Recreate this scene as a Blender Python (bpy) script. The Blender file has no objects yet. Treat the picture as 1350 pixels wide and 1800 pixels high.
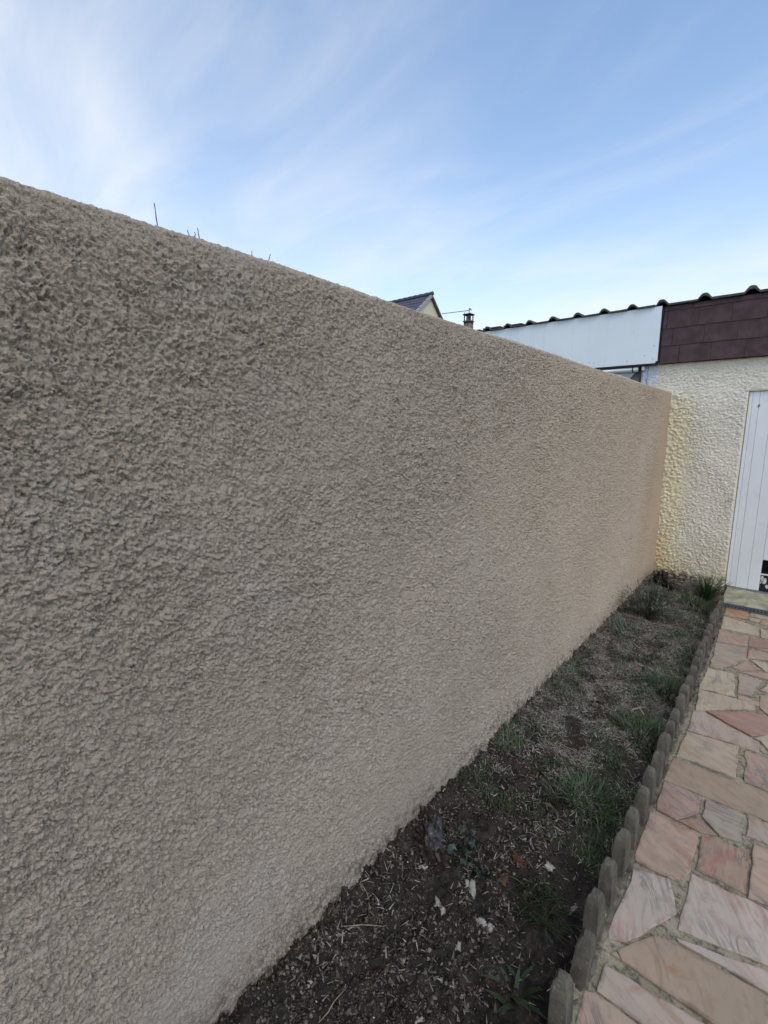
import bpy, bmesh, math, random
import numpy as np
from mathutils import Vector, Matrix
rnd = random.Random(11)
R = math.radians
scene = bpy.context.scene
COL = scene.collection

# ------------------------------------------------------------------ camera
F_PX = 835.0                       # focal length in pixels of the 1350 x 1800 photograph
CAM = np.array([0.955, 0.0, 1.52])
PITCH, YAW = R(9.718), R(40.046)
cam_d = bpy.data.cameras.new('camera')
cam = bpy.data.objects.new('camera', cam_d)
COL.objects.link(cam)
cam_d.sensor_fit = 'VERTICAL'
cam_d.sensor_height = 24.0
cam_d.sensor_width = 18.0
cam_d.lens = F_PX / 1800.0 * 24.0
cam_d.clip_start = 0.02
cam_d.clip_end = 2000
cam.location = CAM
cam.rotation_euler = (math.pi/2 - PITCH, 0, YAW)
scene.camera = cam
scene.render.resolution_x = 768
scene.render.resolution_y = 1024

# ------------------------------------------------------------------ world, sun, exposure
SUN_EL, SUN_AZ = R(52), R(125)     # azimuth measured from +Y towards +X: a veiled sun high behind the photographer's right shoulder
world = bpy.data.worlds.new('World')
scene.world = world
world.use_nodes = True
wn, wl = world.node_tree.nodes, world.node_tree.links
wn.clear()
def wnode(t, **kw):
    n = wn.new(t)
    for k, v in kw.items(): setattr(n, k, v)
    return n
w_out = wnode('ShaderNodeOutputWorld')
w_bg = wnode('ShaderNodeBackground')
w_bg.inputs['Strength'].default_value = 0.15
w_sky = wnode('ShaderNodeTexSky', sky_type='NISHITA')
w_sky.sun_disc = False
w_sky.sun_elevation = SUN_EL
w_sky.sun_rotation = SUN_AZ
w_sky.air_density = 1.0
w_sky.dust_density = 0.4
w_sky.ozone_density = 1.0
w_tc = wnode('ShaderNodeTexCoord')
w_sep = wnode('ShaderNodeSeparateXYZ')
wl.new(w_tc.outputs['Generated'], w_sep.inputs[0])
def wmath(op, a, b=None, c=None, clamp=False):
    n = wnode('ShaderNodeMath', operation=op); n.use_clamp = clamp
    for i, v in enumerate((a, b, c)):
        if v is None: continue
        if isinstance(v, (int, float)): n.inputs[i].default_value = v
        else: wl.new(v, n.inputs[i])
    return n.outputs[0]
zc = wmath('ADD', wmath('MAXIMUM', w_sep.outputs['Z'], 0.0), 0.22)
w_comb = wnode('ShaderNodeCombineXYZ')
wl.new(wmath('DIVIDE', w_sep.outputs['X'], zc), w_comb.inputs[0])
wl.new(wmath('DIVIDE', w_sep.outputs['Y'], zc), w_comb.inputs[1])
def wcloud(scale, rot, stretch, detail, rough, dist, lo, hi, loc=(0, 0, 0)):
    mp = wnode('ShaderNodeMapping')
    mp.inputs['Rotation'].default_value = (0, 0, R(rot))
    mp.inputs['Scale'].default_value = (stretch, 1, 1)
    mp.inputs['Location'].default_value = loc
    wl.new(w_comb.outputs[0], mp.inputs[0])
    n = wnode('ShaderNodeTexNoise')
    n.inputs['Scale'].default_value = scale
    n.inputs['Detail'].default_value = detail
    n.inputs['Roughness'].default_value = rough
    n.inputs['Distortion'].default_value = dist
    wl.new(mp.outputs[0], n.inputs['Vector'])
    mr = wnode('ShaderNodeMapRange', interpolation_type='SMOOTHSTEP')
    mr.inputs[1].default_value = lo; mr.inputs[2].default_value = hi
    wl.new(n.outputs['Fac'], mr.inputs[0])
    return mr.outputs[0]
c1 = wcloud(0.8, 25, 0.7, 4, 0.5, 0.5, 0.36, 0.62, (9.3, 0.9, 0))       # where the cirrus sheets lie
c2 = wcloud(2.4, -38, 0.40, 8, 0.60, 1.1, 0.36, 0.74, (12.3, 1.53, 0))    # their wisps
c3 = wcloud(4.5, 15, 0.5, 8, 0.62, 0.8, 0.40, 0.80, (2.4, 1.0, 0))
cm = wmath('MULTIPLY', c1, wmath('ADD', 0.50, wmath('ADD', wmath('MULTIPLY', c2, 0.36), wmath('MULTIPLY', c3, 0.16))))
cm = wmath('ADD', cm, wmath('MULTIPLY', c2, 0.22))
# thin veil gets optically thicker towards the horizon
veil = wmath('MULTIPLY', wmath('POWER', wmath('SUBTRACT', 1.0, wmath('MAXIMUM', w_sep.outputs['Z'], 0.0)), 3.0), 0.86)
cm = wmath('MAXIMUM', cm, 0.0)
cm = wmath('SUBTRACT', 1.0, wmath('MULTIPLY', wmath('SUBTRACT', 1.0, cm), wmath('SUBTRACT', 1.0, veil)), None, True)
cm = wmath('MULTIPLY', cm, 0.74)
w_mix = wnode('ShaderNodeMix', data_type='RGBA')
wl.new(cm, w_mix.inputs['Factor'])
w_hsv = wnode('ShaderNodeMix', data_type='RGBA', blend_type='MULTIPLY')
w_hsv.inputs['Factor'].default_value = 1.0
wl.new(w_sky.outputs[0], w_hsv.inputs['A'])
w_hsv.inputs['B'].default_value = (0.96, 1.03, 1.05, 1)
wl.new(w_hsv.outputs['Result'], w_mix.inputs['A'])
w_mix.inputs['B'].default_value = (4.0, 4.15, 4.35, 1)
wl.new(w_mix.outputs['Result'], w_bg.inputs['Color'])
wl.new(w_bg.outputs[0], w_out.inputs[0])

sun_d = bpy.data.lights.new('sun', 'SUN')
sun_d.energy = 0.75
sun_d.angle = R(32)
sun_d.color = (1.0, 0.87, 0.72)
sun = bpy.data.objects.new('sun', sun_d)
COL.objects.link(sun)
sdir = Vector((math.sin(SUN_AZ)*math.cos(SUN_EL), math.cos(SUN_AZ)*math.cos(SUN_EL), math.sin(SUN_EL)))
sun.rotation_euler = sdir.to_track_quat('Z', 'Y').to_euler()
sun.location = (-6, 0, 6)

scene.view_settings.view_transform = 'Standard'
scene.view_settings.look = 'None'
scene.view_settings.gamma = 1.0
scene.view_settings.use_curve_mapping = False
scene.view_settings.exposure = 0.68

# ------------------------------------------------------------------ pixel helpers: where a point of the photograph stands on a real plane
_fw = np.array([-math.sin(YAW)*math.cos(PITCH), math.cos(YAW)*math.cos(PITCH), -math.sin(PITCH)])
_rt = np.array([math.cos(YAW), math.sin(YAW), 0.0])
_up = np.cross(_rt, _fw)
def ray(px, py): return _fw + _rt*(px-675)/F_PX - _up*(py-900)/F_PX
def onz(px, py, z=0.0):
    r = ray(px, py); return CAM + r*(z-CAM[2])/r[2]
def pz(y): return -0.018*max(0.0, y-1.1)      # the path falls gently towards the garage
def onpath(px, py, dz=0.0):
    p = onz(px, py, dz)
    for _ in range(6): p = onz(px, py, pz(p[1])+dz)
    return p
def ony(px, py, y):
    r = ray(px, py); return CAM + r*(y-CAM[1])/r[1]
def onx(px, py, x):
    r = ray(px, py); return CAM + r*(x-CAM[0])/r[0]

# ------------------------------------------------------------------ numpy noise
_rs = np.random.RandomState(5)
_perm = _rs.permutation(512)
_perm = np.concatenate([_perm, _perm, _perm])
_ga = _rs.rand(512)*2*np.pi
_gx, _gy = np.cos(_ga), np.sin(_ga)
def _h(i, j): return _perm[(_perm[i % 512] + j) % 512]
def perlin(x, y):
    xi = np.floor(x).astype(np.int64); yi = np.floor(y).astype(np.int64)
    xf = x-xi; yf = y-yi
    u = xf*xf*xf*(xf*(xf*6-15)+10); v = yf*yf*yf*(yf*(yf*6-15)+10)
    def g(i, j, a, b):
        h = _h(i, j); return _gx[h]*a + _gy[h]*b
    n00 = g(xi, yi, xf, yf); n10 = g(xi+1, yi, xf-1, yf)
    n01 = g(xi, yi+1, xf, yf-1); n11 = g(xi+1, yi+1, xf-1, yf-1)
    return ((n00*(1-u)+n10*u)*(1-v) + (n01*(1-u)+n11*u)*v)*1.5
def fbm(x, y, octv=3, gain=0.5, lac=2.03):
    s = 0; a = 1.0
    for o in range(octv):
        s = s + a*perlin(x+17.3*o, y-9.1*o); x = x*lac; y = y*lac; a *= gain
    return s
def worley(x, y, jit=0.9):
    xi = np.floor(x).astype(np.int64); yi = np.floor(y).astype(np.int64)
    best = np.full(x.shape, 9.0); sec = np.full(x.shape, 9.0); idv = np.zeros(x.shape)
    for di in (-1, 0, 1):
        for dj in (-1, 0, 1):
            h = _h(xi+di, yi+dj)
            px = xi+di+0.5+jit*(((h*37) % 512)/512.0-0.5); py = yi+dj+0.5+jit*(((h*91+7) % 512)/512.0-0.5)
            d = np.hypot(px-x, py-y)
            m = d < best
            sec = np.where(m, best, np.minimum(sec, d)); idv = np.where(m, ((h*13+5) % 512)/512.0, idv); best = np.where(m, d, best)
    return best, sec, idv
def flakes(x, y, jit=0.95):
    """overlapping tilted plates: every jittered cell carries its own height and slope"""
    xi = np.floor(x).astype(np.int64); yi = np.floor(y).astype(np.int64)
    best = np.full(x.shape, 9.0); sec = np.full(x.shape, 9.0); hgt = np.zeros(x.shape)
    for di in (-1, 0, 1):
        for dj in (-1, 0, 1):
            h = _h(xi+di, yi+dj)
            dx = x-(xi+di+0.5+jit*(((h*37) % 512)/512.0-0.5)); dy = y-(yi+dj+0.5+jit*(((h*91+7) % 512)/512.0-0.5))
            d = np.hypot(dx, dy); m = d < best
            hv = ((h*13+5) % 512)/512.0 + (((h*57+9) % 512)/256.0-1)*dx*1.1 + (((h*73+3) % 512)/256.0-1)*dy*1.1
            sec = np.where(m, best, np.minimum(sec, d)); hgt = np.where(m, hv, hgt); best = np.where(m, d, best)
    return hgt, sec-best
def sstep(a, b, x):
    t = np.clip((x-a)/(b-a), 0, 1); return t*t*(3-2*t)

# ------------------------------------------------------------------ object helpers
def link(o, parent=None):
    COL.objects.link(o)
    if parent is not None: o.parent = parent
    return o
def tag(o, label=None, cat=None, group=None, kind=None):
    if label: o['label'] = label
    if cat: o['category'] = cat
    if group: o['group'] = group
    if kind: o['kind'] = kind
    return o
def empty(name, loc=(0, 0, 0)):
    o = bpy.data.objects.new(name, None); o.location = loc; o.empty_display_size = 0.1
    return link(o)
def mesh_np(name, verts, faces, mat, parent=None, smooth=False, attr=None):
    """verts (n,3); faces (m,k) array or list; attr: dict name -> per-vertex float array"""
    me = bpy.data.meshes.new(name)
    verts = np.asarray(verts, dtype=np.float32)
    if isinstance(faces, np.ndarray):
        m, k = faces.shape
        me.vertices.add(len(verts)); me.vertices.foreach_set('co', verts.ravel())
        me.loops.add(m*k); me.loops.foreach_set('vertex_index', faces.astype(np.int32).ravel())
        me.polygons.add(m)
        me.polygons.foreach_set('loop_start', np.arange(0, m*k, k, dtype=np.int32))
        me.polygons.foreach_set('loop_total', np.full(m, k, dtype=np.int32))
        me.update(calc_edges=True)
    else:
        me.from_pydata([tuple(map(float, v)) for v in verts], [], [list(f) for f in faces]); me.update()
    if smooth: me.polygons.foreach_set('use_smooth', np.ones(len(me.polygons), dtype=bool))
    if attr:
        for k_, a in attr.items():
            at = me.attributes.new(k_, 'FLOAT', 'POINT'); at.data.foreach_set('value', np.asarray(a, dtype=np.float32))
    me.materials.append(mat)
    return link(bpy.data.objects.new(name, me), parent)
def grid_faces(nr, nc):
    i = np.arange(nr-1)[:, None]; j = np.arange(nc-1)[None, :]
    a = (i*nc+j).ravel()
    return np.stack([a, a+1, a+nc+1, a+nc], 1)
def bm_obj(name, bm, mat, parent=None, smooth=False):
    me = bpy.data.meshes.new(name); bmesh.ops.recalc_face_normals(bm, faces=bm.faces)
    bm.to_mesh(me); bm.free(); me.materials.append(mat)
    if smooth: me.polygons.foreach_set('use_smooth', np.ones(len(me.polygons), dtype=bool))
    return link(bpy.data.objects.new(name, me), parent)
def bm_box(bm, lo, hi, bev=0.0, seg=1):
    c = [(a+b)/2 for a, b in zip(lo, hi)]; s = [abs(b-a) for a, b in zip(lo, hi)]
    r = bmesh.ops.create_cube(bm, size=1.0, matrix=Matrix.Translation(c) @ Matrix.Diagonal((*s, 1)))
    if bev > 0:
        es = list({e for v in r['verts'] for e in v.link_edges})
        bmesh.ops.bevel(bm, geom=es, offset=bev, segments=seg, affect='EDGES', profile=0.5)
def box(name, lo, hi, mat, parent=None, bev=0.0, seg=1):
    bm = bmesh.new(); bm_box(bm, lo, hi, bev, seg); return bm_obj(name, bm, mat, parent)
def bm_tube(bm, pts, rad, n=8, caps=True):
    pts = [Vector(p) for p in pts]; rings = []
    if not hasattr(rad, '__len__'): rad = [rad]*len(pts)
    for i, p in enumerate(pts):
        t = (pts[min(i+1, len(pts)-1)]-pts[max(i-1, 0)]).normalized()
        a = t.cross(Vector((0, 0, 1)));
        if a.length < 1e-3: a = t.cross(Vector((1, 0, 0)))
        a.normalize(); b = t.cross(a)
        rings.append([bm.verts.new(p+(a*math.cos(2*math.pi*k/n)+b*math.sin(2*math.pi*k/n))*rad[i]) for k in range(n)])
    for r0, r1 in zip(rings, rings[1:]):
        for k in range(n): bm.faces.new((r0[k], r0[(k+1) % n], r1[(k+1) % n], r1[k]))
    if caps:
        bm.faces.new(rings[0]); bm.faces.new(rings[-1][::-1])
def tube(name, pts, rad, mat, parent=None, n=8):
    bm = bmesh.new(); bm_tube(bm, pts, rad, n); return bm_obj(name, bm, mat, parent, True)

# ------------------------------------------------------------------ materials
class M:
    """small node-material builder"""
    def __init__(s, name, rough=0.9, spec=0.3):
        s.m = bpy.data.materials.new(name); s.m.use_nodes = True
        s.t = s.m.node_tree; s.n = s.t.nodes; s.l = s.t.links
        s.b = s.n['Principled BSDF']; s.b.inputs['Roughness'].default_value = rough
        s.b.inputs['Specular IOR Level'].default_value = spec
        s.co = None
    def node(s, t, **kw):
        n = s.n.new(t)
        for k, v in kw.items(): setattr(n, k, v)
        return n
    def put(s, sock, v):
        if isinstance(v, (int, float)): sock.default_value = v
        elif isinstance(v, tuple): sock.default_value = v if len(v) == 4 or sock.type == 'VECTOR' else (*v, 1)
        else: s.l.new(v, sock)
    def coord(s, kind='Object', scale=None, rand=False):
        tc = s.node('ShaderNodeTexCoord'); out = tc.outputs[kind]
        if rand:
            oi = s.node('ShaderNodeObjectInfo'); va = s.node('ShaderNodeVectorMath', operation='MULTIPLY_ADD')
            cx = s.node('ShaderNodeCombineXYZ')
            for i in range(3): s.l.new(oi.outputs['Random'], cx.inputs[i])
            s.l.new(cx.outputs[0], va.inputs[0]); va.inputs[1].default_value = (37, 53, 71); s.l.new(out, va.inputs[2]); out = va.outputs[0]
        if scale:
            mp = s.node('ShaderNodeMapping'); mp.inputs['Scale'].default_value = scale; s.l.new(out, mp.inputs[0]); out = mp.outputs[0]
        return out
    def noise(s, co, scale, detail=3, rough=0.55, dist=0.0, out='Fac'):
        n = s.node('ShaderNodeTexNoise'); s.l.new(co, n.inputs['Vector'])
        n.inputs['Scale'].default_value = scale; n.inputs['Detail'].default_value = detail
        n.inputs['Roughness'].default_value = rough; n.inputs['Distortion'].default_value = dist
        return n.outputs[out]
    def mr(s, v, a, b, c=0.0, d=1.0, smooth=True):
        n = s.node('ShaderNodeMapRange', interpolation_type='SMOOTHSTEP' if smooth else 'LINEAR')
        s.put(n.inputs[0], v); n.inputs[1].default_value = a; n.inputs[2].default_value = b; n.inputs[3].default_value = c; n.inputs[4].default_value = d
        return n.outputs[0]
    def mix(s, f, a, b, blend='MIX'):
        n = s.node('ShaderNodeMix', data_type='RGBA', blend_type=blend)
        s.put(n.inputs['Factor'], f); s.put(n.inputs['A'], a); s.put(n.inputs['B'], b); return n.outputs['Result']
    def math(s, op, a, b=0.0, clamp=False):
        n = s.node('ShaderNodeMath', operation=op); n.use_clamp = clamp; s.put(n.inputs[0], a); s.put(n.inputs[1], b); return n.outputs[0]
    def bump(s, h, strength=0.5, dist=0.002, prev=None):
        n = s.node('ShaderNodeBump'); n.inputs['Strength'].default_value = strength; n.inputs['Distance'].default_value = dist
        s.l.new(h, n.inputs['Height'])
        if prev: s.l.new(prev, n.inputs['Normal'])
        s.l.new(n.outputs[0], s.b.inputs['Normal']); return n.outputs[0]
    def col(s, c): s.put(s.b.inputs['Base Color'], c); return s
    def attr(s, name, kind='GEOMETRY', out='Fac'):
        n = s.node('ShaderNodeAttribute', attribute_name=name, attribute_type=kind); return n.outputs[out]

def simple(name, c, rough=0.8, spec=0.3, var=0.15, vs=8.0, bump=0.0, bs=60.0, metal=0.0, grime=None):
    m = M(name, rough, spec); co = m.coord('Object', rand=True)
    n = m.noise(co, vs, 4, 0.6)
    lo = tuple(x*(1-var) for x in c); hi = tuple(min(1, x*(1+var)) for x in c)
    k = m.mix(m.mr(n, 0.3, 0.7), lo, hi)
    if grime: k = m.mix(m.mr(m.noise(co, vs*2.3, 5, 0.7), 0.55, 0.75, 0, grime[1]), k, grime[0])
    m.col(k); m.b.inputs['Metallic'].default_value = metal
    if bump: m.bump(m.noise(co, bs, 4, 0.6), bump, 0.003)
    return m.m

# fresh render of the boundary wall: grey-tan, patchily dried, lens falloff painted in lengthwise, ochre and smoother near the far corner
m = M('wall_render', 0.95, 0.15)
co = m.coord('Object')
sp = m.node('ShaderNodeSeparateXYZ'); m.l.new(co, sp.inputs[0])
c = m.mix(m.mr(m.noise(co, 1.6, 3, 0.5), 0.35, 0.7), (0.455, 0.384, 0.310), (0.510, 0.432, 0.352))
c = m.mix(m.mr(m.noise(co, 210, 3, 0.65), 0.50, 0.72, 0, 0.5), c, (0.58, 0.52, 0.44))     # pale and dark sand grains
c = m.mix(m.mr(m.noise(co, 190, 3, 0.65), 0.46, 0.30, 0, 0.55), c, (0.185, 0.150, 0.120))
c = m.mix(m.mr(m.noise(co, 2.6, 4, 0.6), 0.50, 0.68, 0, 0.35), c, (0.52, 0.475, 0.425))
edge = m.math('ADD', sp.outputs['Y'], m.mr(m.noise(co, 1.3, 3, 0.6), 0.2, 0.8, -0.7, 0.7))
c = m.mix(m.mr(edge, 0.8, 4.4, 0, 0.58), c, (0.640, 0.505, 0.372))  # tan warms with distance; the lighter tone is lens falloff put into the colour
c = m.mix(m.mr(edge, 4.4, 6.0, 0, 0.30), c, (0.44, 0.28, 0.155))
# dried-out pale laitance streaks low on the wall and soil splashes at the foot
low = m.math('MULTIPLY', m.mr(sp.outputs['Z'], 0.45, 0.08), m.mr(m.noise(co, 5.0, 4, 0.6, 1.0), 0.52, 0.70))
c = m.mix(m.math('MULTIPLY', low, 0.35), c, (0.42, 0.385, 0.34))
spl = m.math('MULTIPLY', m.mr(sp.outputs['Z'], 0.20, 0.02), m.mr(m.noise(co, 26, 6, 0.75), 0.44, 0.64))
c = m.mix(m.math('MULTIPLY', spl, 0.85), c, (0.07, 0.055, 0.042))
m.col(c)
b0 = m.bump(m.noise(co, 120, 2, 0.6), 0.8, 0.006)
b1 = m.bump(m.noise(co, 330, 3, 0.7), 1.0, 0.005, b0)
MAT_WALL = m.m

m = M('cream_render', 0.9, 0.2)
co = m.coord('Object'); sp = m.node('ShaderNodeSeparateXYZ'); m.l.new(co, sp.inputs[0])
c = m.mix(m.mr(m.noise(co, 3, 3, 0.5), 0.3, 0.7), (0.70, 0.648, 0.545), (0.77, 0.715, 0.61))
wob = m.mr(m.noise(co, 7, 3, 0.6), 0.2, 0.8, -0.05, 0.05)
band = m.mr(m.math('ADD', sp.outputs['X'], wob), 0.27, 0.15)
c = m.mix(m.math('MULTIPLY', band, m.mr(sp.outputs['Z'], 1.95, 1.75, 0, 0.9)), c, (0.72, 0.66, 0.465))
base = m.mr(m.math('ADD', sp.outputs['Z'], m.math('MULTIPLY', wob, 3.0)), 0.50, 0.02)
c = m.mix(m.math('MULTIPLY', base, 0.45), c, (0.64, 0.53, 0.31))
st = m.math('MULTIPLY', m.mr(sp.outputs['X'], 0.20, 0.04), m.mr(m.math('ADD', sp.outputs['Z'], m.math('MULTIPLY', wob, 4.0)), 0.62, 0.18))
c = m.mix(m.math('MULTIPLY', st, 0.45), c, (0.60, 0.40, 0.17))
c = m.mix(m.math('MULTIPLY', m.mr(sp.outputs['Z'], 0.10, 0.02), m.mr(m.noise(co, 18, 4, 0.7), 0.35, 0.6)), c, (0.12, 0.10, 0.075))
# old blue-white paint where the neighbour's side begins
c = m.mix(m.mr(sp.outputs['X'], -0.144, -0.150, 0, 1, False), c, (0.62, 0.65, 0.70))
m.col(c); m.bump(m.noise(co, 160, 3, 0.6), 0.35, 0.002)
MAT_CREAM = m.m

m = M('soil', 1.0, 0.1)
co = m.coord('Object'); sp = m.node('ShaderNodeSeparateXYZ'); m.l.new(co, sp.inputs[0])
c = m.mix(m.mr(m.noise(co, 14, 5, 0.65), 0.3, 0.7), (0.020, 0.0165, 0.0145), (0.055, 0.046, 0.039))
c = m.mix(m.mr(m.noise(co, 70, 4, 0.7), 0.55, 0.75, 0, 0.8), c, (0.16, 0.13, 0.105))
dry = m.math('MULTIPLY', m.mr(sp.outputs['Y'], 1.9, 3.2), m.mr(m.noise(co, 6, 4, 0.6), 0.35, 0.6))
c = m.mix(m.math('MULTIPLY', dry, 0.75), c, (0.22, 0.185, 0.152))
m.col(c); m.bump(m.noise(co, 160, 4, 0.7), 1.0, 0.006)
MAT_SOIL = m.m

def tint_mat(name, stops, rough=0.8, spec=0.25, trans=0.0):
    """colour picked per piece by the mesh attribute 'tint' (0..1)"""
    m = M(name, rough, spec)
    r = m.node('ShaderNodeValToRGB'); m.l.new(m.attr('tint'), r.inputs[0])
    el = r.color_ramp.elements
    while len(el) < len(stops): el.new(0.5)
    for e, (p, cc) in zip(el, stops): e.position = p; e.color = (*cc, 1)
    co = m.coord('Object')
    m.col(m.mix(m.mr(m.noise(co, 90, 2, 0.5), 0.3, 0.7, 0, 0.35), r.outputs[0], (0.10, 0.09, 0.06), 'MULTIPLY') if False else r.outputs[0])
    if trans: m.b.inputs['Transmission Weight'].default_value = 0.0
    return m.m
MAT_CRUMB = tint_mat('soil_crumbs', [(0, (0.020, 0.016, 0.013)), (0.40, (0.060, 0.050, 0.042)), (0.70, (0.140, 0.117, 0.097)), (0.95, (0.25, 0.215, 0.18)), (1.0, (0.55, 0.52, 0.47))], 1.0, 0.1)
MAT_STRAW = tint_mat('dry_grass', [(0, (0.10, 0.086, 0.072)), (0.4, (0.24, 0.218, 0.185)), (0.75, (0.39, 0.36, 0.31)), (1.0, (0.54, 0.51, 0.45))], 0.9, 0.2)
MAT_GRASS = tint_mat('grass', [(0, (0.020, 0.036, 0.016)), (0.5, (0.042, 0.070, 0.028)), (0.85, (0.080, 0.120, 0.050)), (1.0, (0.22, 0.22, 0.12))], 0.6, 0.35)
MAT_SAGE = tint_mat('sage_foliage', [(0, (0.025, 0.040, 0.024)), (0.5, (0.088, 0.120, 0.085)), (0.85, (0.20, 0.24, 0.19)), (1.0, (0.26, 0.26, 0.20))], 0.7, 0.3)
MAT_SPIKE = tint_mat('strap_leaves', [(0, (0.018, 0.040, 0.018)), (0.5, (0.045, 0.085, 0.035)), (0.9, (0.10, 0.155, 0.065)), (1.0, (0.30, 0.27, 0.15))], 0.5, 0.4)
MAT_DEAD = tint_mat('dead_root', [(0, (0.012, 0.010, 0.009)), (0.6, (0.035, 0.027, 0.022)), (1.0, (0.13, 0.11, 0.09))], 0.95, 0.15)
MAT_LEAF = simple('ivy_leaf', (0.060, 0.092, 0.070), 0.5, 0.4, 0.5, 25, grime=((0.06, 0.045, 0.03), 0.6))
MAT_STEM = simple('stem', (0.09, 0.065, 0.045), 0.9, 0.2, 0.3, 30)
MAT_PALESTEM = simple('pale_stem', (0.24, 0.205, 0.155), 0.9, 0.2, 0.3, 30)
MAT_TWIG = simple('twig', (0.065, 0.06, 0.075), 0.8, 0.3, 0.2, 30)
MAT_CHIP = simple('pale_chip', (0.33, 0.31, 0.275), 0.8, 0.3, 0.25, 40, 0.4, 120, grime=((0.16, 0.13, 0.10), 0.7))
MAT_BROWNCHIP = simple('brown_husk', (0.105, 0.058, 0.035), 0.9, 0.2, 0.4, 40, 0.6, 150)
MAT_STUMPW = simple('ashy_wood', (0.060, 0.056, 0.058), 0.95, 0.15, 0.5, 40, 0.9, 90, grime=((0.46, 0.46, 0.47), 0.9))

m = M('concrete_picket', 0.95, 0.15)
co = m.coord('Object', rand=True)
c = m.mix(m.mr(m.noise(co, 16, 4, 0.6), 0.3, 0.7), (0.085, 0.075, 0.062), (0.155, 0.137, 0.114))
c = m.mix(m.mr(m.noise(co, 45, 4, 0.7), 0.55, 0.72, 0, 0.7), c, (0.075, 0.068, 0.052))
c = m.mix(m.mr(m.noise(co, 80, 3, 0.6), 0.60, 0.72, 0, 0.5), c, (0.27, 0.25, 0.215))
c = m.mix(m.mr(m.noise(co, 9, 3, 0.6), 0.55, 0.72, 0, 0.35), c, (0.12, 0.12, 0.070))
m.col(c); m.bump(m.noise(co, 170, 4, 0.7), 0.8, 0.003)
MAT_PICKET = m.m

m = M('mortar', 0.95, 0.15)
co = m.coord('Object')
c = m.mix(m.mr(m.noise(co, 9, 4, 0.6), 0.3, 0.7), (0.27, 0.238, 0.170), (0.39, 0.345, 0.248))
c = m.mix(m.mr(m.noise(co, 38, 6, 0.75), 0.46, 0.62, 0, 0.85), c, (0.095, 0.086, 0.064))
c = m.mix(m.mr(m.noise(co, 5.5, 4, 0.6), 0.60, 0.76, 0, 0.7), c, (0.075, 0.075, 0.055))
m.col(c); m.bump(m.noise(co, 120, 4, 0.7), 0.9, 0.005)
MAT_MORTAR = m.m
m = M('edging_haunch', 0.95, 0.15)
co = m.coord('Object')
c = m.mix(m.mr(m.noise(co, 7, 4, 0.6), 0.35, 0.68), (0.085, 0.076, 0.060), (0.27, 0.245, 0.175))
c = m.mix(m.mr(m.noise(co, 34, 5, 0.7), 0.46, 0.66, 0, 0.85), c, (0.060, 0.055, 0.042))
c = m.mix(m.mr(m.noise(co, 15, 4, 0.6), 0.60, 0.72, 0, 0.5), c, (0.20, 0.185, 0.075))
m.col(c); m.bump(m.noise(co, 120, 4, 0.7), 0.9, 0.005)
MAT_HAUNCH = m.m

# pink-beige marble slabs: object colour is the stone's own ground colour, alpha steers how strongly it is veined
m = M('marble_slab', 0.55, 0.35)
co = m.coord('Object', rand=True)
oi = m.node('ShaderNodeObjectInfo')
rotn = m.node('ShaderNodeVectorRotate', rotation_type='Z_AXIS'); m.l.new(co, rotn.inputs['Vector'])
m.l.new(m.math('MULTIPLY', oi.outputs['Random'], 1.6), rotn.inputs['Angle'])
st = m.node('ShaderNodeMapping'); st.inputs['Scale'].default_value = (0.35, 1.6, 1.0); m.l.new(rotn.outputs[0], st.inputs[0])
base = oi.outputs['Color']
c = m.mix(m.mr(m.noise(st.outputs[0], 7, 5, 0.6, 1.0), 0.35, 0.7, 0, 0.75), base, m.mix(1.0, base, (1.22, 1.16, 1.12), 'MULTIPLY'))
c = m.mix(m.mr(m.noise(st.outputs[0], 11, 5, 0.65, 0.8), 0.48, 0.70, 0, 0.75), c, m.mix(1.0, base, (0.84, 0.68, 0.60), 'MULTIPLY'))
c = m.mix(m.mr(m.noise(st.outputs[0], 34, 5, 0.7, 0.5), 0.50, 0.72, 0, 0.55), c, m.mix(1.0, base, (0.60, 0.54, 0.50), 'MULTIPLY'))
def vein(sc, det, w, dist):
    n = m.noise(st.outputs[0], sc, det, 0.6, dist)
    return m.mr(m.math('ABSOLUTE', m.math('SUBTRACT', n, 0.5)), w, 0.0)
gate1 = m.mr(m.noise(co, 5, 2, 0.5), 0.50, 0.66)
gate2 = m.mr(m.noise(co, 4.3, 2, 0.5), 0.46, 0.62)
v1 = m.math('MULTIPLY', vein(6.5, 6, 0.045, 1.6), gate1)
c = m.mix(m.math('MULTIPLY', v1, 0.55), c, (0.10, 0.098, 0.105))
v2 = m.math('MULTIPLY', vein(4.0, 6, 0.075, 1.6), m.math('MULTIPLY', gate2, oi.outputs['Alpha']))
c = m.mix(m.math('MULTIPLY', v2, 0.60), c, (0.34, 0.135, 0.115))
c = m.mix(m.mr(m.noise(co, 14, 6, 0.7), 0.52, 0.75, 0, 0.5), c, (0.17, 0.155, 0.135))
c = m.mix(m.math('MULTIPLY', m.mr(m.noise(co, 7.5, 5, 0.65, 0.8), 0.60, 0.74), 0.55), c, (0.30, 0.15, 0.07))
rim = m.math('MULTIPLY', m.attr('rim'), m.mr(m.noise(co, 17, 5, 0.75), 0.44, 0.66))
c = m.mix(m.math('MULTIPLY', rim, 0.60), c, (0.085, 0.075, 0.058))     # grime packed along the joints
m.col(c)
m.put(m.b.inputs['Roughness'], m.mr(m.noise(co, 12, 4, 0.6), 0.3, 0.7, 0.45, 0.75))
m.bump(m.noise(st.outputs[0], 26, 5, 0.65), 0.25, 0.003)
MAT_SLAB = m.m

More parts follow.
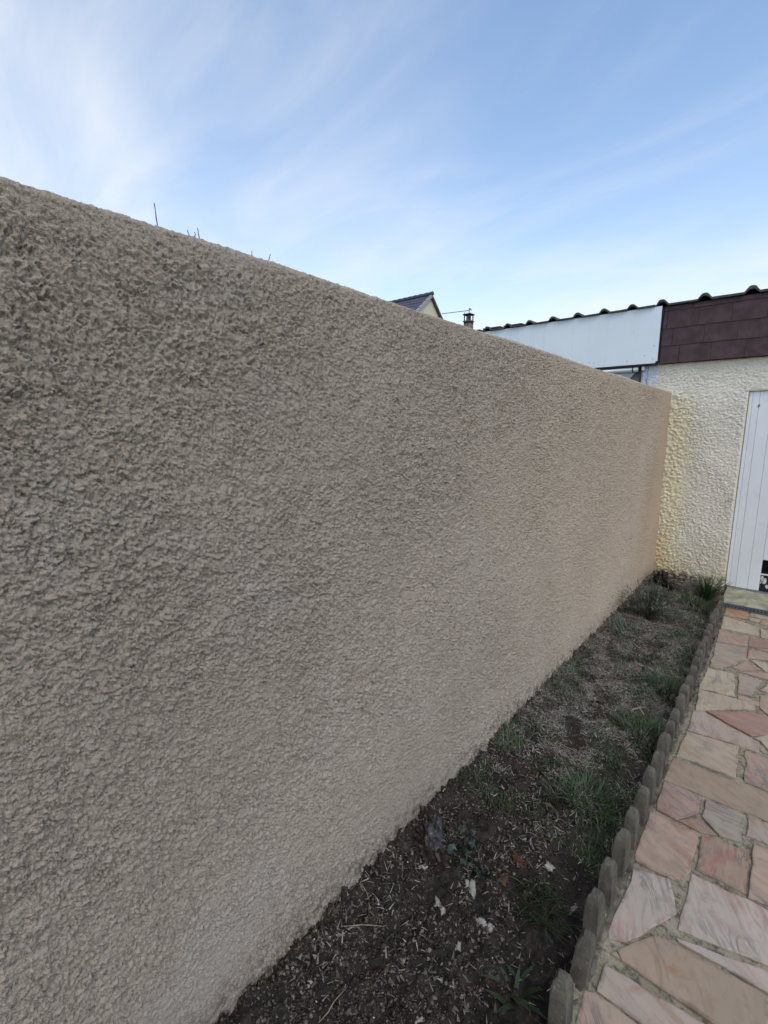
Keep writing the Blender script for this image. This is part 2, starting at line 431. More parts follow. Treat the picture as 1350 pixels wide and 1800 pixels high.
MAT_GROUND = simple('ground', (0.06, 0.075, 0.035), 1.0, 0.1, 0.4, 0.6, 0.5, 20)
MAT_SILL = simple('mossy_concrete', (0.33, 0.32, 0.235), 0.95, 0.15, 0.3, 9, 0.9, 70, grime=((0.13, 0.125, 0.075), 0.85))
MAT_DRAIN = simple('grey_plastic', (0.105, 0.115, 0.125), 0.6, 0.3, 0.15, 20, grime=((0.16, 0.15, 0.12), 0.5))
MAT_HOLE = simple('dark_void', (0.006, 0.006, 0.007), 0.9, 0.1, 0.1, 5)
MAT_DOOR = simple('white_door_paint', (0.80, 0.81, 0.825), 0.5, 0.35, 0.03, 3, 0.10, 40, grime=((0.55, 0.565, 0.58), 0.30))
MAT_DOORGAP = simple('door_groove', (0.42, 0.44, 0.46), 0.8, 0.2, 0.2, 10)
MAT_PEEL = simple('peeling_black', (0.02, 0.018, 0.022), 0.7, 0.3, 0.3, 30, 0.5, 90)
MAT_FLAKE = simple('white_paint_flake', (0.62, 0.62, 0.61), 0.7, 0.3, 0.2, 60)
m = M('white_panel', 0.35, 0.45); co = m.coord('Object')
c = m.mix(m.mr(m.noise(co, 1.5, 4, 0.6), 0.3, 0.7), (0.74, 0.795, 0.83), (0.79, 0.84, 0.87))
stc = m.coord('Object', (1.6, 1, 30)); c = m.mix(m.mr(m.noise(stc, 3.0, 5, 0.6), 0.64, 0.72, 0, 0.30), c, (0.50, 0.53, 0.56))     # scuffs
drp = m.coord('Object', (22, 1, 0.7)); c = m.mix(m.mr(m.noise(drp, 2.0, 4, 0.6), 0.54, 0.72, 0, 0.25), c, (0.58, 0.60, 0.60))    # rain runs
m.col(c); m.bump(m.noise(co, 5, 3, 0.5), 0.05, 0.01)
MAT_PANEL = m.m
MAT_SHINGLE = simple('brown_shingle', (0.082, 0.054, 0.056), 0.9, 0.2, 0.22, 9, 0.7, 220, grime=((0.075, 0.045, 0.05), 0.6))
MAT_FASCIA = simple('dark_backing', (0.05, 0.035, 0.038), 0.9, 0.2)
MAT_ROOF = simple('dark_roof_sheet', (0.075, 0.070, 0.062), 0.85, 0.25, 0.3, 12, 0.6, 60, grime=((0.15, 0.14, 0.115), 0.7))
MAT_METAL = simple('pale_metal', (0.55, 0.58, 0.64), 0.35, 0.5, 0.05, 4, metal=0.5)
MAT_BLACK = simple('black_pipe', (0.018, 0.018, 0.022), 0.5, 0.4, 0.2, 8)
MAT_CLOTH = simple('awning_cloth', (0.42, 0.47, 0.56), 0.9, 0.2, 0.04, 3)
MAT_TRIM = simple('grey_trim', (0.34, 0.335, 0.33), 0.8, 0.3, 0.1, 12)
MAT_SCREW = simple('screw', (0.10, 0.10, 0.11), 0.6, 0.4)
MAT_GABLE = simple('gable_cream', (0.66, 0.60, 0.44), 0.9, 0.2, 0.04, 1)
MAT_TILE = simple('slate_tile', (0.085, 0.085, 0.115), 0.8, 0.3, 0.25, 3)
MAT_BRICK = simple('chimney_brick', (0.27, 0.185, 0.135), 0.95, 0.15, 0.3, 6, 0.6, 30)
MAT_CAP = simple('chimney_cap', (0.16, 0.14, 0.125), 0.95, 0.15, 0.2, 8)
MAT_ALU = simple('aerial_metal', (0.30, 0.30, 0.33), 0.5, 0.4, metal=0.3)

# ------------------------------------------------------------------ ground sheet
tag(mesh_np('ground', [(-300, -300, -0.16), (300, -300, -0.16), (300, 300, -0.16), (-300, 300, -0.16)], [(0, 1, 2, 3)], MAT_GROUND), kind='structure')

# ------------------------------------------------------------------ boundary wall (rough-cast render as real relief)
FAC = 5.69                                   # plane of the end facade
WT = 1.902                                   # height of the wall
ys = [-2.0]
while ys[-1] < 0.05: ys.append(ys[-1]+0.012)
while ys[-1] < FAC-0.004: ys.append(ys[-1]+max(0.0021, 0.0024*math.hypot(ys[-1], 0.90)))
ys.append(FAC+0.03)
ys = np.array(ys)
zs = np.concatenate([np.arange(-0.20, 0.1, 0.0045), np.arange(0.1, WT-0.010, 0.0025)])
prof = [(0.0, z, 1.0, 0.0, z) for z in zs]              # x, z, nx, nz, relief coordinate
for a in np.linspace(0, math.pi/2, 7)[0:]:
    prof.append((-0.010+0.010*math.cos(a), WT-0.010+0.010*math.sin(a), math.cos(a), math.sin(a), WT-0.010+0.010*a))
for xx in np.linspace(-0.018, -0.20, 24): prof.append((xx, WT, 0, 1, WT+0.006-xx))
prof.append((-0.205, WT-0.02, -1, 0, WT+0.3)); prof.append((-0.205, -0.2, -1, 0, WT+2.2))
prof = np.array(prof)
Yg = np.broadcast_to(ys[None, :], (len(prof), len(ys)))
Sg = np.broadcast_to(prof[:, 4][:, None], Yg.shape)
def wall_relief(y, s):
    w1 = perlin(y*42, s*42+3); w2 = perlin(y*42+50, s*42-8)
    wx = y + 0.007*w1 + 0.0025*perlin(y*170+5, s*170); wy = s + 0.007*w2 + 0.0025*perlin(y*170-7, s*170+11)
    ua = (0.80*wx-0.60*wy)/1.30; ub = 0.60*wx+0.80*wy         # the trowel dragged the coat down and along
    h1, e1 = flakes(ua/0.0092, ub/0.0082)
    h2, e2 = flakes(ua/0.0050+40, ub/0.0044+13)
    n1 = fbm(wx/0.060, wy/0.055, 2, 0.6)
    crev = np.clip(1-np.abs(perlin(ua/0.0105+3, ub/0.0085+8))*6.0, 0, 1)*sstep(-0.05, 0.35, perlin(wx/0.043, wy/0.040+20))
    h3, e3 = flakes(ua/0.0175+7, ub/0.0155+5)                  # bigger clots, only in places
    patch = sstep(-0.15, 0.35, fbm(y/0.11+6, s/0.10, 2))
    specks = sstep(0.42, 0.58, perlin(ua/0.0090+60, ub/0.0075+21))*sstep(0.0, 0.4, perlin(wx/0.075+9, wy/0.07))
    h = 0.0022*n1 + 0.0040*h1 + 0.0040*h2 + 0.0024*h3*patch - (0.0048+0.0022*patch)*crev - 0.0045*specks
    amp = 0.95 + 0.30*fbm(y/0.55+3, s/0.45, 2)
    soft = sstep(5.05, 5.55, y+0.12*perlin(y*4, s*4))         # floated smoother at the corner
    low = sstep(0.30, 0.05, s+0.12*perlin(y*3+8, s*3))*sstep(0.0, 0.35, perlin(y*2.4+1, s*2.4+2))
    top = sstep(WT-0.07, WT-0.006, s)
    return h*np.clip(amp, 0.45, 1.3)*(1-0.72*soft)*(1-0.55*low)*(1-0.45*top) + 0.006*fbm(y/0.7, s/0.6, 2)
Dg = wall_relief(Yg, Sg)
Dg[-3:] = 0
_jr = np.random.RandomState(2)
Dg[:-3] += _jr.normal(0, 0.00060, Dg[:-3].shape)*(1-0.6*sstep(5.05, 5.5, Yg[:-3]))
Yg = Yg + _jr.uniform(-.0008, .0008, Yg.shape)*(Yg > 0.1)*(Yg < FAC-0.1)
V = np.stack([prof[:, 0][:, None]+Dg*prof[:, 2][:, None], Yg, prof[:, 1][:, None]+Dg*prof[:, 3][:, None]*0.8], -1).reshape(-1, 3)
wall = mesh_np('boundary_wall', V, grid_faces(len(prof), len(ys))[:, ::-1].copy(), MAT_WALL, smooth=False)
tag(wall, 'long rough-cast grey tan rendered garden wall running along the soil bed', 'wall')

# ------------------------------------------------------------------ garden bed
xs = np.arange(-0.06, 0.70, 0.0045)
yb = [-2.0]
while yb[-1] < 0.6: yb.append(yb[-1]+0.02)
while yb[-1] < FAC+0.05: yb.append(yb[-1]+max(0.005, 0.0042*math.hypot(yb[-1], 1.5)))
yb = np.array(yb)
def bed_h(x, y):
    bank = 0.030*sstep(0.30, 0.0, x+0.06*perlin(y*3.1, x*3+5))
    edge = -0.045*sstep(0.42, 0.60, x)
    near = sstep(2.2, 1.0, y)
    lump = 0.016*fbm(x/0.13, y/0.13, 2) + (0.009+0.006*near)*fbm(x/0.035+4, y/0.035, 2) + (0.004+0.003*near)*np.abs(fbm(x/0.013, y/0.013+7, 2))
    foot = 0.022*sstep(0.07, 0.0, x)*np.clip(0.35+1.6*fbm(x/0.05+2, y/0.05, 3), 0, 1.6)
    return -0.012 + bank + edge + lump + foot
Xg, Yb = np.meshgrid(xs, yb)
Zb = bed_h(Xg, Yb) + np.random.RandomState(4).normal(0, 0.0016, Xg.shape)
bed = mesh_np('garden_bed', np.stack([Xg, Yb, Zb], -1).reshape(-1, 3), grid_faces(len(yb), len(xs)), MAT_SOIL, smooth=False)
tag(bed, 'narrow bed of dark crumbly soil between the wall and the path', kind='structure')
def hz(x, y): return float(bed_h(np.array([x]), np.array([y]))[0])

# ------------------------------------------------------------------ paved path
PX0 = 0.685
bm = bmesh.new()
gx = np.concatenate([np.arange(PX0-0.03, 1.5, 0.014), np.arange(1.52, 4.2, 0.2)]); gy = np.concatenate([np.arange(-2.0, 0.9, 0.2), np.arange(0.9, 5.15, 0.014), [5.19]])
GX, GY = np.meshgrid(gx, gy)
path = mesh_np('paved_path', np.stack([GX, GY, -0.0065+0.004*fbm(GX/0.05, GY/0.05, 3)-0.018*np.maximum(0, GY-1.1)], -1).reshape(-1, 3), grid_faces(len(gy), len(gx)), MAT_MORTAR, smooth=True)
tag(path, 'crazy paving path of pink and beige marble slabs in rough mortar', kind='structure')
C = dict(pk=(0.43, 0.315, 0.258), bg=(0.44, 0.37, 0.295), cr=(0.50, 0.445, 0.35), gr=(0.37, 0.325, 0.28), wh=(0.50, 0.430, 0.395), rd=(0.36, 0.205, 0.175), tn=(0.39, 0.295, 0.22), pu=(0.38, 0.27, 0.24), br=(0.34, 0.235, 0.175), li=(0.42, 0.345, 0.305), orr=(0.46, 0.30, 0.18))
SL = [
 ('pk', .2, [(1028,1742),(1047,1745),(1120,1800),(1180,1848),(1000,1856),(1012,1800)]),
 ('li', .1, [(1064,1696),(1051,1737),(1051,1741),(1132,1800),(1190,1848),(1312,1848),(1241,1800)]),
 ('tn', .0, [(1086,1672),(1152,1646),(1187,1661),(1349,1752),(1346,1850),(1325,1850),(1257,1801),(1094,1689)]),
 ('gr', .0, [(1075.5,1677),(1083,1674),(1091,1687)]),
 ('wh', .1, [(1190,1650),(1350,1709),(1400,1727),(1422,1788),(1350,1745),(1195,1657)]),
 ('wh', .9, [(1113,1529),(1175.5,1545.5),(1188,1605.5),(1100,1654),(1070,1647),(1070,1637)]),
 ('wh', 1., [(1217,1535),(1193,1632),(1350,1695),(1410,1718),(1424,1638),(1350,1600)]),
 ('pk', .5, [(1143,1427),(1227,1465),(1213,1530),(1195,1550),(1120,1514),(1117,1510),(1117,1502),(1127,1473)]),
 ('br', .9, [(1235,1468),(1262,1474),(1316,1499),(1313,1530),(1311,1570),(1223,1527)]),
 ('pk', .1, [(1326,1483),(1360,1497),(1418,1522),(1422,1622),(1350,1592),(1316,1577)]),
 ('gr', .0, [(1241,1405),(1310,1434),(1302,1480),(1265,1469),(1235,1436)]),
 ('li', .0, [(1316,1438),(1365,1452),(1424,1472),(1422,1505),(1350,1483),(1313,1468)]),
 ('br', .1, [(1193,1442),(1228,1438),(1260,1468),(1230,1462)]),
 ('pu', .3, [(1167,1374),(1232,1400),(1226,1428),(1190,1441),(1155,1422)]),
 ('tn', .0, [(1184,1332),(1310,1378),(1350,1393),(1424,1421),(1424,1464),(1350,1443),(1235,1397),(1168,1370)]),
 ('bg', .1, [(1208,1287),(1298,1312),(1293,1368),(1190,1329)]),
 ('pk', .0, [(1311,1318),(1350,1333),(1422,1358),(1422,1413),(1350,1390),(1309,1373)]),
 ('li', .1, [(1218,1249),(1235,1250),(1334,1304),(1333,1322),(1297,1309.5),(1209,1283)]),
 ('rd', .2, [(1243,1251),(1329,1252),(1352,1265),(1384,1282),(1362,1290),(1321,1294)]),
 ('cr', .0, [(1325,1297),(1350,1293),(1412,1290),(1420,1345),(1350,1318),(1338,1303)]),
 ('bg', .0, [(1229,1212),(1327,1238),(1326,1248),(1223,1249)]),
 ('bg', .0, [(1297,1221),(1334,1235),(1334,1241),(1298,1228)]),
 ('cr', .0, [(1243,1174),(1291,1184),(1292,1225),(1229,1210)]),
 ('li', .2, [(1299,1187),(1341,1197),(1320,1223),(1297,1218)]),
 ('wh', .0, [(1337,1213),(1352,1201),(1402,1208),(1398,1222),(1350,1218)]),
 ('pk', .0, [(1336,1222),(1398,1226),(1418,1276),(1385,1276),(1352,1257),(1337,1244)]),
 ('pk', .2, [(1264,1108),(1316,1120),(1314,1136),(1260,1127)]),
 ('li', .3, [(1259,1129.5),(1313,1139),(1311,1159),(1269,1175),(1248,1171)]),
 ('rd', .2, [(1317.5,1120),(1350,1127),(1400,1137),(1400,1150),(1350,1140),(1316,1136)]),
 ('pk', .2, [(1316,1142),(1350,1149),(1398,1158),(1398,1172),(1346,1160),(1314,1157)]),
 ('pk', .3, [(1289,1173),(1314,1161),(1341,1178),(1302,1178)]),
 ('cr', .0, [(1320,1160),(1355,1167),(1400,1178),(1400,1190),(1346,1180)]),
 ('pk', .1, [(1296,1180),(1345,1183),(1400,1194),(1400,1204),(1350,1195)]),
 ('cr', .0, [(1272,1083),(1333,1102),(1332,1118),(1267,1104)]),
 ('cr', .0, [(1337,1105),(1396,1118),(1396,1133),(1350,1123),(1339,1121)]),
 ('orr', .1, [(1272,1067),(1315,1075),(1314,1089),(1272,1080)]),
 ('cr', .0, [(1320,1077),(1392,1093),(1392,1099),(1320,1083)]),
 ('bg', .0, [(1318,1085),(1338,1088.5),(1336,1093),(1317,1090)]),
 ('orr', .0, [(1341,1089),(1392,1101),(1392,1114),(1336,1096)]),
]
def slab(poly, cname, veinv, jit=0.0028):
    pts = []
    n = len(poly); c0 = np.mean([np.array(q_) for q_ in poly], axis=0)
    poly = [np.array(q_)+(np.array(q_)-c0)/(np.linalg.norm(np.array(q_)-c0)+1e-6)*0.0025 for q_ in poly]
    for i in range(n):                      # slightly nibbled edges
        a = np.array(poly[i]); b = np.array(poly[(i+1) % n]); L = np.linalg.norm(b-a); k = max(1, int(L/0.05))
        pts.append(a)
        for j in range(1, k): pts.append(a+(b-a)*j/k+np.array([rnd.gauss(0, jit), rnd.gauss(0, jit)]))
    cx = np.mean([p for p in pts], axis=0)
    zt = rnd.uniform(-0.001, 0.004); tx, ty = rnd.gauss(0, 0.006), rnd.gauss(0, 0.006)
    bm = bmesh.new()
    def ring(inset, z):
        out = []
        for p in pts:
            d = cx-p; L = np.linalg.norm(d)+1e-6; q = p + d/L*min(inset, L*0.3)
            out.append(bm.verts.new((q[0]-cx[0], q[1]-cx[1], z + zt + tx*(q[0]-cx[0]) + ty*(q[1]-cx[1]) + pz(q[1]))))
        return out
    r0 = ring(0, -0.03); r1 = ring(0, -0.0022); r2 = ring(0.0012, -0.0006); r3 = ring(0.004, 0.0); r4 = ring(0.015, 0.0)
    for a, b in ((r0, r1), (r1, r2), (r2, r3), (r3, r4)):
        for i in range(len(pts)): bm.faces.new((a[i], a[(i+1) % len(pts)], b[(i+1) % len(pts)], b[i]))
    bm.faces.new(r4); nr_ = len(bm.verts)-len(r4)
    o = bm_obj('slab', bm, MAT_SLAB, path)
    at = o.data.attributes.new('rim', 'FLOAT', 'POINT'); at.data.foreach_set('value', np.array([1.0]*nr_+[0.0]*(len(o.data.vertices)-nr_), dtype=np.float32))
    o.location = (cx[0], cx[1], 0)
    b = C[cname]; k = rnd.uniform(0.80, 0.92); b = [0.78*q_+0.22*g_ for q_, g_ in zip(b, (0.44, 0.350, 0.280))]; b = [b[0], b[1], b[2]*0.93]
    o.color = (b[0]*k, b[1]*k, b[2]*k, veinv)
    return o
for cn, vv, pl in SL: slab([onpath(x, y)[:2] for x, y in pl], cn, vv)
# paving that goes on past the edges of the photograph
def clip(poly, p, n):
    out = []
    for i in range(len(poly)):
        a, b = poly[i], poly[(i+1) % len(poly)]; da = np.dot(a-p, n); db = np.dot(b-p, n)
        if da >= 0: out.append(a)
        if da*db < 0: out.append(a+(b-a)*da/(da-db))
    return out
la, lb = onpath(1428, 1800)[:2], onpath(1428, 1075)[:2]; lt = (lb-la)/np.linalg.norm(lb-la); ln = np.array([lt[1], -lt[0]])
ba, bb = onz(1000, 1860)[:2], onz(1425, 1860)[:2]; bt = (bb-ba)/np.linalg.norm(bb-ba); bn = np.array([bt[1], -bt[0]])
if bn[1] > 0: bn = -bn
seeds = [np.array([0.75+0.30*(i+rnd.uniform(-.35, .35)), -1.95+0.27*(j+rnd.uniform(-.35, .35))]) for i in range(11) for j in range(26)]
for s in seeds:
    if s[0] > 3.9 or s[1] > 5.15: continue
    base = [np.array(q) for q in ((0.705, -1.95), (4.0, -1.95), (4.0, 5.13), (0.705, 5.13))]
    for t in seeds:
        d = t-s; L = np.linalg.norm(d)
        if 0 < L < 1.2: base = clip(base, s+d*0.5-d/L*0.008, -d/L)
        if len(base) < 3: break
    if len(base) < 3: continue
    for reg in (((la, ln),), ((la, -ln), (ba, bn))):
        pl = base
        for p, n in reg: pl = clip(pl, p+n*0.006, n) if len(pl) > 2 else pl
        if len(pl) < 3: continue
        ar = abs(sum(pl[i][0]*pl[(i+1) % len(pl)][1]-pl[(i+1) % len(pl)][0]*pl[i][1] for i in range(len(pl))))/2
        if ar > 0.004: slab(pl, rnd.choice(['pk', 'bg', 'cr', 'li', 'wh', 'tn', 'pu', 'gr', 'rd']), rnd.choice([0, 0.1, 0.3, 0.8]))

# ------------------------------------------------------------------ concrete picket edging
edging = empty('garden_edging', (0.662, 0, 0))
tag(edging, 'low grey concrete picket edging with rounded tops between soil and paving', 'edging')
def picket_mesh(seed):
    r = random.Random(seed); bm = bmesh.new(); rings = []
    hx, hy = 0.0225, 0.031
    prof_ = [(-0.22, 1.03, 1.03), (0.060, 1, 1), (0.100, .97, .96), (0.118, .88, .86), (0.131, .72, .70), (0.138, .56, .54), (0.1405, .40, .38)]
    N = 24
    for z, ax, ay in prof_:
        ring = []
        for k in range(N):
            a = 2*math.pi*k/N; ca, sa = math.cos(a), math.sin(a); p = 0.17
            ring.append(bm.verts.new((hx*ax*math.copysign(abs(ca)**p, ca)+r.gauss(0, .0006), hy*ay*math.copysign(abs(sa)**p, sa)+r.gauss(0, .0008), z+r.gauss(0, .0008))))
        rings.append(ring)
    for a, b in zip(rings, rings[1:]):
        for k in range(N): bm.faces.new((a[k], a[(k+1) % N], b[(k+1) % N], b[k]))
    bm.faces.new(rings[-1])
    me = bpy.data.meshes.new('picket'); bmesh.ops.recalc_face_normals(bm, faces=bm.faces); bm.to_mesh(me); bm.free()
    me.materials.append(MAT_PICKET)
    return me
PM = [picket_mesh(i) for i in range(6)]
PT = [(990,1720),(1025,1638),(1048,1570),(1073,1513),(1095,1463),(1113,1422),(1130,1383),(1143,1350),(1157,1322),(1168,1292),(1178,1268),(1187,1247),(1197,1222),(1204,1204),(1212,1189),(1219,1171),(1224,1155),(1229,1143),(1234,1131),(1240,1120),(1244,1109),(1248,1098),(1252,1089),(1255,1080),(1259,1071),(1262,1064),(1265.5,1055.5),(1268,1048)]
PP = [onpath(a_, b_, 0.138) for a_, b_ in PT]
PP = [np.array([0.668+rnd.gauss(0, .002), PP[0][1]-0.144*k, 0.1]) for k in range(14, 0, -1)] + PP
for q in PP:
    o = link(bpy.data.objects.new('picket', rnd.choice(PM)), edging)
    o.location = (q[0]-0.662, q[1], pz(q[1])+rnd.gauss(0, 0.003))
    o.rotation_euler = (rnd.gauss(0, 0.03), rnd.gauss(0.0, 0.03), rnd.gauss(0, 0.05))
    o.scale = (rnd.uniform(.95, 1.06), rnd.uniform(.94, 1.05), 1)
nb = 260
yy = np.linspace(-1.9, 5.16, nb)
strip_v = []
for yv in yy:
    j = 0.004*float(perlin(np.array([yv*22.]), np.array([0.3]))[0])
    pj = pz(yv); strip_v += [(-0.021+j, yv, -0.25), (-0.018+j, yv, -0.012+j+pj), (0.020+j*1.4, yv, -0.004-j+pj), (0.034-j*1.5, yv, -0.002+j+pj), (0.040, yv, -0.25)]
sf = [(i*5+k, i*5+k+1, (i+1)*5+k+1, (i+1)*5+k) for i in range(nb-1) for k in range(4)]
mesh_np('base_strip', strip_v, sf, MAT_HAUNCH, edging, smooth=True)

# ------------------------------------------------------------------ garage at the end of the path
garage = empty('cream_garage', (1.4, FAC, 0))
tag(garage, 'cream roughcast garage with brown shingle fascia and white plank door', 'garage')
def keep_world(o, root):
    """mesh coordinates are world coordinates: undo the root's own place (sub-parts inherit it)"""
    if o.parent is root: o.matrix_parent_inverse = Matrix.Translation(root.location).inverted()
    return o
def gp(o): return keep_world(o, garage)
DL, DT = 0.628, 1.885                        # door opening
def facade_relief(x, z):
    wx = x+0.02*perlin(x*14, z*14); wz = z+0.02*perlin(x*14+9, z*14+4)
    n = perlin(wx/0.034, wz/0.030); n2 = perlin(wx/0.017+7, wz/0.016+2)
    f1, f2, idv = worley(wx/0.026, wz/0.024)
    blob = np.clip(1-f1*1.25, 0, 1)**0.7*(0.4+0.9*idv)
    worm = np.clip(1-np.abs(n)*2.4, 0, 1)*0.007 + np.clip(1-np.abs(n2)*2.2, 0, 1)*0.008 + 0.006*fbm(wx/0.012, wz/0.012, 2)
    left = sstep(0.24, 0.08, x)*sstep(1.95, 1.85, z)
    return worm*(1-0.6*left)*(0.8+0.4*perlin(x*3, z*3)) + 0.018*blob*(0.2+0.8*left)
fx = np.arange(-0.30, DL+0.004, 0.006); fz = np.arange(-0.15, 2.26, 0.006)
FX, FZ = np.meshgrid(fx, fz)
D = facade_relief(FX, FZ)*np.where(FZ < DT, sstep(DL+0.002, DL-0.02, FX), 1)
fx_end, fz_all = fx[-1], fz
gp(mesh_np('wall', np.stack([FX, FAC-D, FZ], -1).reshape(-1, 3), grid_faces(len(fz), len(fx)), MAT_CREAM, garage, smooth=True))
fx = fx_end+np.arange(0, 2.8, 0.009); fz = fz_all[fz_all >= DT-0.001]
FX, FZ = np.meshgrid(fx, fz)
D = facade_relief(FX, FZ)*sstep(DT-0.004, DT+0.015, FZ)
gp(mesh_np('lintel_wall', np.stack([FX, FAC-D, FZ], -1).reshape(-1, 3), grid_faces(len(fz), len(fx)), MAT_CREAM, garage, smooth=True))
gp(box('reveal', (DL-0.012, FAC+0.001, -0.1), (DL, FAC+0.09, DT+0.05), MAT_CREAM, garage))
gp(box('reveal', (DL, FAC+0.001, DT), (3.3, FAC+0.09, DT+0.012), MAT_CREAM, garage))
gp(box('side_wall', (3.05, FAC+0.002, -0.1), (3.4, FAC+0.2, DT), MAT_CREAM, garage))
gp(box('back_wall', (-0.14, FAC+0.25, -0.1), (3.4, FAC+4.0, 2.6), MAT_CREAM, garage))
# door: planks, grooves between them
door = gp(box('door', (DL+0.002, FAC+0.040, -0.03), (3.04, FAC+0.060, DT-0.003), MAT_DOORGAP, garage))
edges = [DL+0.006, DL+0.034, 0.7135, 0.8075, 0.897]
while edges[-1] < 2.95: edges.append(edges[-1]+0.0915)
HX0, HX1, HZ1 = 0.884, 1.07, 0.300
for i, (a, b) in enumerate(zip(edges, edges[1:])):
    z0 = -0.008+rnd.uniform(-.004, .004)
    dy = rnd.uniform(-0.001, 0.001)
    cut = (a+0.002 < HX1 and b > HX0 + 0.013)
    lo = HZ1 if cut else z0
    bm = bmesh.new(); bm_box(bm, (a+0.0008, FAC+0.022+dy, lo), (b-0.0008, FAC+0.039, DT-0.006), 0.0022, 2)
    gp(bm_obj('plank', bm, MAT_DOOR, door))
# cut-out at the foot of the door with a peeling black board
gp(box('opening', (HX0, FAC+0.036, 0.165), (HX1, FAC+0.0392, HZ1-0.001), MAT_HOLE, door))
gp(box('opening_rim', (HX0-0.003, FAC+0.024, 0.150), (HX1, FAC+0.038, 0.160), MAT_DOOR, door, 0.002))
gp(box('peeling_board', (HX0-0.010, FAC+0.026, -0.012), (HX1, FAC+0.038, 0.1495), MAT_PEEL, door, 0.002))
for cx, cz, w, h_ in ((0.912, 0.112, .013, .030), (0.932, 0.092, .016, .034), (0.905, 0.075, .006, .012), (0.955, 0.045, .014, .022), (0.985, 0.10, .012, .03)):
    bm = bmesh.new()
    vs = [bm.verts.new((cx+w*math.cos(a)*rnd.uniform(.7, 1.15), FAC+0.0245, cz+h_*math.sin(a)*rnd.uniform(.7, 1.15))) for a in np.linspace(0, 2*math.pi, 13)[:-1]]
    f = bm.faces.new(vs); r = bmesh.ops.extrude_face_region(bm, geom=[f]); bmesh.ops.translate(bm, vec=(0, 0.002, 0), verts=[v for v in r['geom'] if isinstance(v, bmesh.types.BMVert)])
    gp(bm_obj('paint_flake', bm, MAT_FLAKE, door))
p = ony(1334, 713, FAC+0.02)
gp(tube('keyhole_plate', [(p[0], FAC+0.024, p[2]+0.014), (p[0]+0.002, FAC+0.020, p[2]), (p[0]-0.004, FAC+0.024, p[2]-0.016)], [0.003, 0.008, 0.003], MAT_SCREW, door))
# mossy door sill with a perforated strip along its front edge
sx = np.arange(0.650, 3.1, 0.012); SY = np.concatenate([np.arange(5.172, 5.69, 0.014), [FAC+0.045]])
GX, GY = np.meshgrid(sx, SY)
GZ = -0.0235+0.006*fbm(GX/0.06, GY/0.06, 3)-0.012*sstep(5.20, 5.172, GY)-0.004*sstep(5.5, 5.7, GY)
gp(mesh_np('door_sill', np.stack([GX, GY, GZ], -1).reshape(-1, 3), grid_faces(len(SY), len(sx)), MAT_SILL, garage, smooth=True))
gp(box('sill_front', (0.650, 5.1735, -0.2), (3.1, 5.20, -0.036), MAT_SILL, garage))
gp(box('sill_end', (0.648, 5.174, -0.2), (0.6515, FAC, -0.030), MAT_SILL, garage))
hp = 0.0262; nh = 92; rr = 0.0066; x0 = 0.668; zc_, hh_ = -0.0525, 0.0195
bm = bmesh.new()
for i in range(nh):                          # plate cells, each with a round hole
    a, b = x0+i*hp, x0+(i+1)*hp; cx = (a+b)/2; N = 16
    an = [2*math.pi*k/N+math.pi/N for k in range(N)]
    inner = [bm.verts.new((cx+rr*math.cos(t), 5.160, zc_+rr*math.sin(t))) for t in an]
    low = [bm.verts.new((v.co.x, 5.170, v.co.z)) for v in inner]
    outer = []
    for t in an:
        dx, dz = math.cos(t), math.sin(t); s_ = min((hp/2)/max(abs(dx), 1e-6), hh_/max(abs(dz), 1e-6)); outer.append(bm.verts.new((cx+dx*s_, 5.160, zc_+dz*s_)))
    for k in range(N):
        bm.faces.new((inner[k], inner[(k+1) % N], outer[(k+1) % N], outer[k])); bm.faces.new((inner[k], low[k], low[(k+1) % N], inner[(k+1) % N]))
strip = gp(bm_obj('threshold_strip', bm, MAT_DRAIN, garage))
gp(box('strip_lip', (x0, 5.157, zc_+hh_+0.0002), (x0+nh*hp, 5.173, zc_+hh_+0.005), MAT_DRAIN, strip, 0.001))
gp(box('strip_lip', (x0, 5.156, zc_-hh_-0.03), (x0+nh*hp, 5.173, zc_-hh_-0.0002), MAT_DRAIN, strip, 0.001))
gp(box('strip_hollow', (x0, 5.1702, zc_-hh_), (x0+nh*hp, 5.1728, zc_+hh_), MAT_HOLE, strip))
# brown shingle fascia: overlapping courses
FZ0, FZ1 = 2.185, 2.735
FY = FAC-0.055
fas = gp(box('fascia', (-0.128, FY, FZ0), (3.4, FAC+0.20, FZ1), MAT_FASCIA, garage))
gp(box('edge_trim', (-0.135, FY-0.012, FZ0+0.006), (-0.1285, FY+0.03, FZ1-0.005), MAT_FASCIA, garage))
ch = 0.167
def shingle_mesh(w):
    bm = bmesh.new(); h2 = ch+0.012
    # lower edge proud, upper edge tucked under the next course
    n = 6
    vs = []
    for k in range(n+1):
        x = -w/2+w*k/n; j = rnd.gauss(0, .0012)
        vs.append([bm.verts.new(q) for q in ((x, -0.010, j), (x, -0.0035, h2), (x, -0.0005, h2), (x, -0.0005, j))])
    for a, b in zip(vs, vs[1:]):
        for q in range(4): bm.faces.new((a[q], b[q], b[(q+1) % 4], a[(q+1) % 4]))
    bm.faces.new(vs[0]); bm.faces.new(vs[-1][::-1])
    me = bpy.data.meshes.new('shingle'); bmesh.ops.recalc_face_normals(bm, faces=bm.faces); bm.to_mesh(me); bm.free(); me.materials.append(MAT_SHINGLE); return me
SW = 0.262
SM = [shingle_mesh(SW-0.0025) for _ in range(4)]
joints = [0.04, -0.03, -0.09, -0.145]        # first joint of each course, bottom to top
